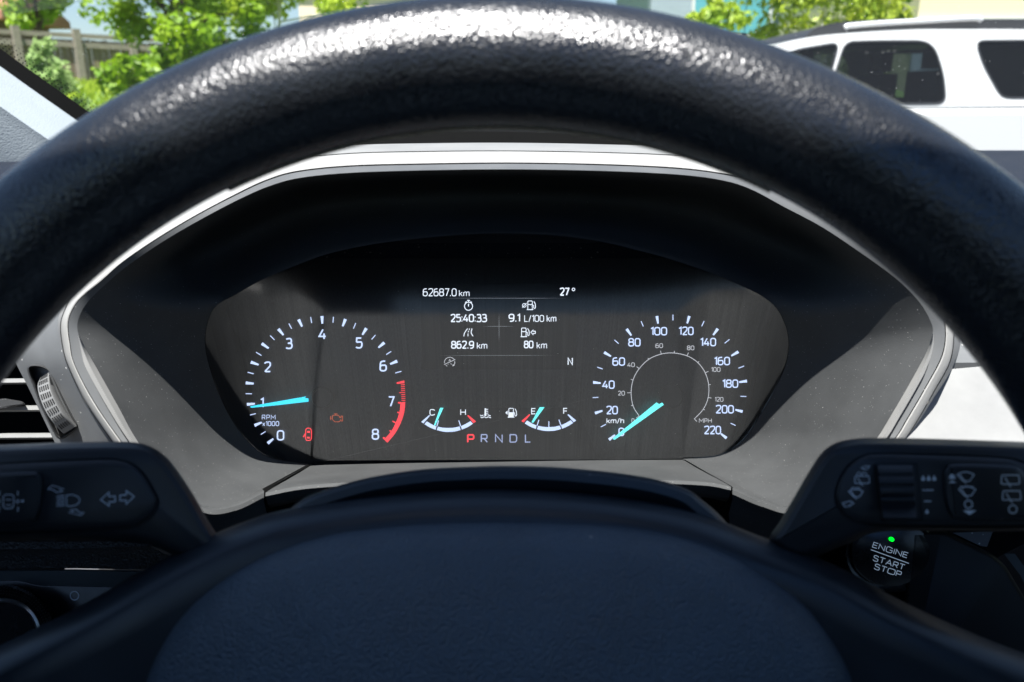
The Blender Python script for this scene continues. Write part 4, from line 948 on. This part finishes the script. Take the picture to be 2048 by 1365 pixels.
mb.build('warning_light', M['red'], CL, smooth=False, label='red car outline with one open door, beside the zero')
# --- trip screen
mb = MB(); fill(mb, [k2(130, 98), k2(1890, 98), k2(1890, 1078), k2(130, 1078)], FD - .0006); SCR = mb.build('trip_screen', M['screen'], CL, smooth=False)
def readout(s, x, y, wd, h, bold=0.0, name='readout'):
    mb = MB(); text(mb, s, *k2(x, y), wd * s2, h * s2, MD, weight=.11 if not bold else .145); return mb.build(name, M['white2'], SCR, smooth=False)
readout('62687.0', 338, 200, 385, 90); readout('km', 617, 210, 120, 74)
mb = MB(); text(mb, '27', *k2(1758, 193), 112 * s2, 92 * s2, MD, weight=.16); stroke(mb, circ(*k2(1860, 167), 15 * s2, 14), 1.5, MD, True); mb.build('readout', M['white2'], SCR, smooth=False)
readout('25:40:33', 667, 493, 415, 92, .014); readout('9.1', 1187, 490, 132, 92, .014); readout('L/100 km', 1482, 497, 365, 78); readout('862.9', 598, 797, 262, 90, .014); readout('km', 820, 805, 118, 76); readout('80', 1350, 793, 110, 88, .014); readout('km', 1500, 802, 118, 76); readout('N', 1823, 985, 60, 88, .006)
mb = MB()
def fade(p, q, wd):      # thin line tapering at both ends
    a, b = Vector(k2(*p)), Vector(k2(*q)); t = (b - a).normalized(); nn = Vector((-t.y, t.x)) * wd / 2; m1, m2 = a.lerp(b, .3), a.lerp(b, .7)
    fill(mb, [a, m1 + nn, m2 + nn, b, m2 - nn, m1 - nn], MD)
fade((300, 267), (1800, 267), .9); fade((330, 919), (1660, 917), .8); fade((830, 587), (1190, 587), .9); fade((1013, 440), (1013, 765), .9)
mb.build('divider_line', M['line'], SCR, smooth=False)
mb = MB(); stroke(mb, circ(*k2(666, 358), 46 * s2, 24), 1.6, MD, True); stroke(mb, [k2(666, 330), k2(666, 362)], 1.7, MD); stroke(mb, [k2(650, 292), k2(682, 292)], 1.8, MD); stroke(mb, [k2(666, 292), k2(666, 312)], 1.8, MD)
stroke(mb, [k2(627, 316), k2(645, 306)], 1.7, MD); stroke(mb, [k2(688, 306), k2(705, 316)], 1.7, MD); mb.build('timer_symbol', M['white2'], SCR, smooth=False)
mb = MB(); pump(mb, *k2(1366, 347), 98 * s2, MD, False, 1.5); stroke(mb, circ(*k2(1300, 348), 21 * s2, 16), 1.3, MD, True); stroke(mb, [k2(1275, 375), k2(1326, 322)], 1.2, MD); mb.build('fuel_symbol', M['white2'], SCR, smooth=False)
mb = MB(); pump(mb, *k2(1295, 655), 98 * s2, MD, False, 1.5); stroke(mb, [k2(*p) for p in ((1375, 655), (1400, 630), (1400, 643), (1426, 643), (1426, 668), (1400, 668), (1400, 681))], 1.5, MD, True); mb.build('fuel_symbol', M['white2'], SCR, smooth=False)
mb = MB(); stroke(mb, catmull([k2(612, 700), k2(622, 660), k2(655, 612)], 5), 1.6, MD); stroke(mb, catmull([k2(718, 700), k2(696, 660), k2(706, 612)], 5), 1.6, MD)
for p, q in (((660, 700), (660, 668)), ((662, 655), (668, 638)), ((672, 628), (680, 612))): stroke(mb, [k2(*p), k2(*q)], 1.5, MD)
mb.build('road_symbol', M['white2'], SCR, smooth=False)
mb = MB(); stroke(mb, [k2(392 + 0, 1005)] + [k2(452 + 60 * math.cos(math.radians(q)), 995 - 56 * math.sin(math.radians(q))) for q in range(180, 20, -12)], 1.2, MD); stroke(mb, [k2(388, 1022), k2(515, 964)], 1.2, MD)
stroke(mb, [k2(442, 985), k2(452, 962), k2(462, 982)], 1.1, MD); stroke(mb, [k2(508, 985), k2(510, 1005), k2(498, 1030)], 1.3, MD); fill(mb, [k2(484, 1042), k2(486, 1018), k2(508, 1032)], MD)
for q in ((408, 1028, 424, 1042), (432, 1022, 436, 1014), (463, 1008, 472, 1022)): stroke(mb, [k2(q[0], q[1]), k2(q[2], q[3])], 1.1, MD)
mb.build('start_stop_symbol', M['dim'], SCR, smooth=False)

# ------------------------------------------------------------------ steering column cover
def column():
    t = thing('column_cover', 'black steering column cover arching below the gauges', 'column cover', W(1000, 1050, .33))
    ol = catmull([(520, 1120), (545, 1060), (579, 1020), (619, 992), (700, 965), (768, 950), (844, 939), (930, 934), (1014, 932), (1100, 934), (1165, 939), (1240, 947), (1315, 960), (1374, 979), (1405, 1001), (1444, 1036), (1475, 1080), (1500, 1140), (1500, 1400), (1000, 1420), (500, 1400)], 5, True)
    mb = MB(); cushion(mb, ol, .250, [(0, .05), (0, .006), (1.2, .003), (4, .001), (10, -.0005), (26, -.001), (60, .006)]); mb.build('cover_shell', M['hubside'], t)
column()

# ------------------------------------------------------------------ stalks and their printed symbols
GRP = 'control stalks behind the wheel'
def stalk_body(name, label, outline, panel, pad, d):
    t = thing(name, label, 'control stalk', W(outline[0][0], outline[0][1], d), GRP)
    mb = MB(); cushion(mb, catmull(outline, 5, True), d, [(6, .035), (0, .012), (0, .006), (4, .001), (12, -.0025), (22, -.0035)], True); mb.build('stalk_arm', M['stalk'], t)
    pl = catmull(panel, 5, True)
    mb = MB(); mb.loft([[W(x, y, d - .0042) for x, y in offset(pl, -2.5)], [W(x, y, d - .0036) for x, y in pl]], True); 
    mb = MB(); cushion(mb, offset(pl, -3), d, [(0, -.0030), (0, -.0037), (1.5, -.0037), (3, -.0020)], False); mb.build('panel_groove', M['black'], t)
    mb = MB(); cushion(mb, pl, d, [(0, -.0022), (1, -.0040), (6, -.0048), (16, -.0052)], True); mb.build('panel', M['stalk'], t)
    pd = catmull(pad, 5, True)
    mb = MB(); cushion(mb, pd, d, [(0, -.0050), (2, -.0062), (6, -.0068), (12, -.0070)], True); mb.build('grip_pad', M['stalk'], t)
    return t
LS = stalk_body('control_stalk', 'left black stalk with headlamp and turn arrows printed on it',
    [(-80, 893), (0, 890), (140, 885), (250, 884), (295, 891), (330, 912), (358, 946), (388, 992), (415, 1040), (440, 1085), (430, 1125), (370, 1120), (280, 1088), (100, 1080), (-80, 1079), (-120, 1030), (-120, 940)],
    [(-80, 934), (0, 929), (120, 923), (220, 920), (262, 929), (288, 952), (304, 978), (315, 1003), (308, 1026), (290, 1042), (250, 1056), (120, 1062), (-80, 1064), (-105, 1030), (-105, 960)],
    [(-80, 946), (0, 944), (66, 942), (80, 948), (86, 968), (85, 1000), (78, 1030), (62, 1048), (0, 1054), (-80, 1056), (-98, 1030), (-98, 970)], .248)
kl = lambda x, y: (x * 450 / 1755, 900 + y * 350 / 1365)
SD = .248 - .0054; SP = .248 - .0072
def arrow(mb, pts, k, d, lw=1.6): stroke(mb, [k(*p) for p in pts], lw, d, True)
mb = MB(); arrow(mb, ((785, 390), (850, 332), (850, 365), (898, 362), (898, 405), (850, 408), (850, 438)), kl, SD, 1.9); arrow(mb, ((1046, 365), (985, 320), (985, 352), (936, 356), (936, 396), (985, 394), (985, 424)), kl, SD, 1.9); mb.build('turn_symbol', M['mark'], LS, smooth=False)
mb = MB(); stroke(mb, [kl(520, 440), kl(518, 360)] + catmull([kl(522, 355), kl(570, 352), kl(610, 370), kl(622, 394), kl(608, 420), kl(570, 438), kl(522, 440)], 4), 1.52, SD)
for q in range(5): stroke(mb, [kl(442 - q * .3, 362 + q * 19), kl(505 - q * .3, 358 + q * 19)], 1.60, SD)
arrow(mb, ((374, 308), (408, 278), (500, 306), (462, 310), (488, 326), (440, 332), (412, 310)), kl, SD, 1.6); arrow(mb, ((655, 490), (628, 512), (536, 490), (576, 484), (548, 468), (596, 466), (620, 490)), kl, SD, 1.6); mb.build('headlamp_symbol', M['mark'], LS, smooth=False)
mb = MB(); stroke(mb, round_poly([kl(25, 362), kl(40, 350), kl(95, 350), kl(108, 364), kl(106, 442), kl(92, 458), kl(40, 458), kl(26, 446)], 3, 3), 1.60, SP, True); stroke(mb, [kl(45, 390), kl(90, 390)], 1.60, SP); stroke(mb, [kl(48, 432), kl(88, 432)], 1.60, SP)
for y0, y1 in ((322, 356), (385, 422), (446, 482)): stroke(mb, [kl(140, y0), kl(138, y1)], 1.76, SP); stroke(mb, [kl(-2, y0), kl(-4, y1)], 1.76, SP)
fill(mb, [kl(160, 402), kl(184, 386), kl(184, 412)], SP); stroke(mb, [kl(108, 402), kl(160, 400)], 1.12, SP); mb.build('lane_symbol', M['mark'], LS, smooth=False)

RS = stalk_body('control_stalk', 'right black stalk with ribbed roller and wiper signs printed on it',
    [(1540, 1085), (1562, 1040), (1588, 995), (1614, 950), (1640, 910), (1664, 890), (1700, 879), (1760, 876), (1900, 879), (2048, 884), (2110, 887), (2130, 930), (2130, 1040), (2048, 1062), (1900, 1062), (1760, 1064), (1690, 1090), (1600, 1120)],
    [(1672, 988), (1681, 957), (1700, 930), (1726, 914), (1760, 909), (1900, 912), (2010, 917), (2040, 924), (2075, 938), (2115, 948), (2118, 1040), (2060, 1052), (1900, 1053), (1760, 1050), (1700, 1038), (1677, 1015)],
    [(1886, 955), (1893, 934), (1912, 927), (2020, 930), (2044, 940), (2058, 955), (2100, 960), (2110, 1000), (2100, 1040), (2048, 1042), (1920, 1040), (1900, 1030), (1890, 1005)], .248)
kr = lambda x, y: (1640 + x * 408 / 1989, 900 + y * 280 / 1365)
mb = MB(); cushion(mb, round_poly([kr(525, 130), kr(945, 130), kr(998, 690), kr(600, 690)], 4), .248, [(0, -.0054), (0, -.0056), (3, -.0040), (5, .006)], True); RW = mb.build('roller_slot', M['black'], RS)
mb = MB(); rows = []
for q in range(60):
    s = q / 59; y = lerp(150, 660, s); ridge = .0008 * (1 - abs(math.cos(math.pi * s * 5.0)) ** 6); z = -.0052 - .0048 * math.sin(math.pi * (.08 + .84 * min(s, .78))) - (ridge if s < .78 else .0045 * (s - .78) / .22)
    xl, xr = lerp(556, 610, s), lerp(905, 945, s)
    rows.append([W(*kr(xl, y), .248 + z + .004), W(*kr(xl + 6, y), .248 + z), W(*kr(xr - 6, y), .248 + z), W(*kr(xr, y), .248 + z + .004)])
mb.loft(rows, False); mb.build('roller', M['stalk'], RS)
def wiper(mb, k, cx, cy, s, d, rear=False, jets=False, lw=1.7):
    if rear: stroke(mb, round_poly([k(cx - 70 * s, cy - 38 * s), k(cx + 72 * s, cy - 38 * s), k(cx + 78 * s, cy + 36 * s), k(cx - 76 * s, cy + 36 * s)], 3, 3), lw, d, True); stroke(mb, [k(cx - 45 * s, cy - 20 * s), k(cx + 5 * s, cy + 62 * s)], lw, d)
    else:
        top = [(cx - 82 * s + 164 * s * q / 8, cy - 30 * s - 26 * s * math.sin(math.pi * q / 8)) for q in range(9)]
        stroke(mb, [k(*p) for p in top] + [k(cx + 40 * s, cy + 32 * s), k(cx - 25 * s, cy + 32 * s)], lw, d, True); stroke(mb, [k(cx - 55 * s, cy - 28 * s), k(cx + 8 * s, cy + 60 * s)], lw, d)
    if jets:
        for e in (-30, 25): stroke(mb, [k(cx + (e - 26) * s, cy - 48 * s), k(cx + (e - 16) * s, cy - 70 * s), k(cx + e * s, cy - 76 * s), k(cx + (e + 18) * s, cy - 66 * s), k(cx + (e + 22) * s, cy - 48 * s)], lw * .8, d)
mb = MB(); wiper(mb, kr, 410, 292, .95, SD, True, True); wiper(mb, kr, 350, 432, .85, SD, False, True)
arrow(mb, ((400, 176), (455, 150), (440, 162), (486, 158), (460, 190), (415, 194), (432, 180)), kr, SD, 1.4); arrow(mb, ((330, 525), (300, 500), (250, 512), (220, 520), (244, 556), (300, 545), (290, 538)), kr, SD, 1.5); mb.build('washer_symbol', M['mark'], RS, smooth=False)
mb = MB()
for x in (1006, 1060, 1114): fill(mb, [kr(x, 248), kr(x + 14, 272), kr(x + 20, 288), kr(x + 12, 302), kr(x - 12, 302), kr(x - 20, 288), kr(x - 14, 272)], SD)
stroke(mb, [kr(1000, 393), kr(1108, 393)], 2.08, SD); stroke(mb, [kr(1014, 502), kr(1085, 502)], 2.08, SD); fill(mb, [kr(1043, 578), kr(1060, 606), kr(1056, 622), kr(1030, 622), kr(1026, 606)], SD); mb.build('rain_symbol', M['mark'], RS, smooth=False)
mb = MB(); wiper(mb, kr, 1420, 272, 1.0, SP, False, False, 1.9); wiper(mb, kr, 1435, 416, 1.0, SP, False, False, 1.9); stroke(mb, [kr(1362, 360), kr(1400, 360)], 1.28, SP); stroke(mb, [kr(1415, 356), kr(1450, 356)], 1.28, SP); stroke(mb, [kr(1468, 360), kr(1500, 360)], 1.28, SP)
stroke(mb, circ(*kr(1447, 532), 38 * .2051, 20), 2.08, SP, True); fill(mb, [kr(1392, 592), kr(1524, 590), kr(1460, 636)], SP); fill(mb, [kr(1252, 262), kr(1284, 234), kr(1326, 262), kr(1300, 262), kr(1326, 284), kr(1252, 284), kr(1272, 262)], SP); fill(mb, [kr(1252, 322), kr(1288, 300), kr(1332, 322)], SP); mb.build('wiper_symbol', M['mark'], RS, smooth=False)
mb = MB(); wiper(mb, kr, 1855, 292, 1.18, SP, True, False, 2.1); wiper(mb, kr, 1868, 446, 1.18, SP, True, False, 2.1); stroke(mb, [kr(1790, 402), kr(1950, 398)], 1.12, SP); stroke(mb, circ(*kr(1880, 580), 40 * .2051, 20), 2.16, SP, True); mb.build('rear_wiper_symbol', M['mark'], RS, smooth=False)

# ------------------------------------------------------------------ start button
BT = thing('start_button', 'round black engine button with green light below the right stalk', 'button', W(1780, 1110, 0.4250))
mb = MB(); cushion(mb, circ(1782, 1108, 92, 48, 78), 0.4290, [(0, .01), (0, .001), (2, 0), (5, .0006)], True); mb.build('bezel', M['gloss'], BT)
mb = MB(); cushion(mb, circ(1782, 1106, 80, 48, 68), 0.4280, [(0, .004), (0, .0005), (3, 0)], True); mb.build('button_cap', M['gloss'], BT)
BD = .4273
mb = MB(); fill(mb, [(1783 + 5.6 * math.cos(q) - 1.0 * math.sin(q), 1079 + 2.0 * math.cos(q) + 4.2 * math.sin(q)) for q in [2 * math.pi * k / 18 for k in range(18)]], BD); mb.build('indicator_lamp', M['green'], BT, smooth=False)
mb = MB(); c = 408 / 1989
text(mb, 'ENGINE', *kr(686, 978), 358 * c, 56 * c, BD, rot=17.5, weight=.125); stroke(mb, [kr(496, 974), kr(866, 1108)], 1.5, BD); text(mb, 'START', *kr(672, 1100), 322 * c, 58 * c, BD, rot=17.5, weight=.125); text(mb, 'STOP', *kr(662, 1176), 275 * c, 58 * c, BD, rot=17.5, weight=.125); mb.build('lettering', M['backlit'], BT, smooth=False)

# ------------------------------------------------------------------ headlamp knob
KN = thing('lamp_knob', 'round knurled lamp switch knob with chrome ring at lower left', 'knob', W(5, 1265, 0.4100))
def ringpts(r, d, n=72): return [W(5 + r * math.cos(2 * math.pi * k / n), 1268 + r * .93 * math.sin(2 * math.pi * k / n), d) for k in range(n)]
mb = MB(); mb.loft([ringpts(106, 0.4220), ringpts(106, 0.4160), ringpts(100, 0.4080), ringpts(76, 0.4020)], True); KB = mb.build('knob_body', M['gloss'], KN)
mb = MB()
for rr, dd in ((104, 0.4125), (99, 0.4078), (93, 0.4058), (87, 0.4042)):
    for k in range(96):
        a = 2 * math.pi * (k + (rr % 2) * .5) / 96
        p = W(5 + rr * math.cos(a), 1268 + rr * .93 * math.sin(a), dd); e = .00028
        mb.loft([[p + (AX_R * x + AX_U * y) * e for x, y in ((-1, 0), (0, -1), (1, 0), (0, 1))], [p - AX_F * .0007 + (AX_R * x + AX_U * y) * e * .3 for x, y in ((-1, 0), (0, -1), (1, 0), (0, 1))]], True, False, True)
mb.build('knurling', M['teal'], KB, smooth=False)
mb = MB(); mb.loft([ringpts(78, 0.4040), ringpts(76, 0.4005), ringpts(70, .3995), ringpts(66, 0.4020)], True); mb.build('chrome_ring', M['chrome'], KN)
mb = MB(); mb.poly(ringpts(67, 0.4015)); mb.build('knob_face', M['gloss'], KN)

# ------------------------------------------------------------------ steering wheel
SW = thing('steering_wheel', 'black leather steering wheel filling the foreground', 'steering wheel', W(995, 1491, .205))
def torus_pt(phi, th, rm=.1718, rt=None, ctr=(995, 1491), d0=.205):
    if rt is None:
        g_ = math.exp(-((abs(phi) - math.radians(50)) / math.radians(18)) ** 2); rt = .0156 + .0020 * g_; rm += .0017 * g_      # thumb grips
    c = W(*ctr, d0); e = AX_R * math.sin(phi) + AX_U * math.cos(phi)
    return c + e * (rm + rt * math.cos(th)) - AX_F * (rt * 1.03 * math.sin(th))
mb = MB(); mb.loft([[torus_pt(2 * math.pi * i / 288, 2 * math.pi * j / 56) for j in range(56)] for i in range(289)], True)
mb.build('rim', M['rim'], SW, angle=80)
# stitched seam along the inner edge
mb = MB(); k = 0; ph = -26.0
while ph < 26:
    a0, a1 = math.radians(ph), math.radians(ph + .42)
    pts = [torus_pt(lerp(a0, a1, q / 3), math.radians(189 + 5 * (q / 3)), rt=.0156 + .0004) for q in range(4)]
    mb.tube(pts, .00042, 6); ph += .46
mb.build('stitching', M['thread'], SW)
# spokes and hub dish
hs = catmull([(-500, 1450), (-200, 1380), (0, 1291), (151, 1217), (272, 1149), (350, 1107), (434, 1066), (500, 1040), (559, 1022), (674, 1002), (825, 984), (1000, 978), (1202, 990), (1374, 1019), (1510, 1069), (1669, 1130), (1801, 1201), (1952, 1269), (2080, 1318), (2300, 1400), (2550, 1470), (2550, 1900), (1700, 2300), (1000, 2350), (300, 2300), (-500, 1900)], 5, True)
mb = MB(); cushion(mb, hs, .246, [(4, .03), (0, .008), (1, .004), (6, .0), (16, -.005), (34, -.010), (60, -.0125)], False)
dome(mb, offset(hs, 60), (1000, 1650), .246, [(1, -.0125), (.94, -.0125), (.85, -.011), (.6, -.010)]); mb.build('hub_dish', M['hubside'], SW, angle=80)
pad = catmull([(262, 1480), (280, 1400), (300, 1340), (330, 1280), (370, 1225), (430, 1170), (520, 1115), (640, 1073), (800, 1050), (1000, 1043), (1200, 1050), (1340, 1070), (1455, 1110), (1545, 1160), (1615, 1215), (1660, 1275), (1692, 1330), (1716, 1400), (1735, 1480), (1730, 1800), (1600, 2100), (1000, 2200), (400, 2100), (270, 1800)], 6, True)
mb = MB(); cushion(mb, pad, .235, [(-2, .006), (0, .001), (2, -.0015), (6, -.0042), (14, -.0072), (30, -.0105), (55, -.0135)], False)
dome(mb, offset(pad, 55), (1000, 1640), .235, [(1, -.0135), (.95, -.0155), (.85, -.0185), (.70, -.0220), (.5, -.025), (.25, -.0265), (.05, -.027)]); mb.build('airbag_cover', M['hub'], SW, angle=80)
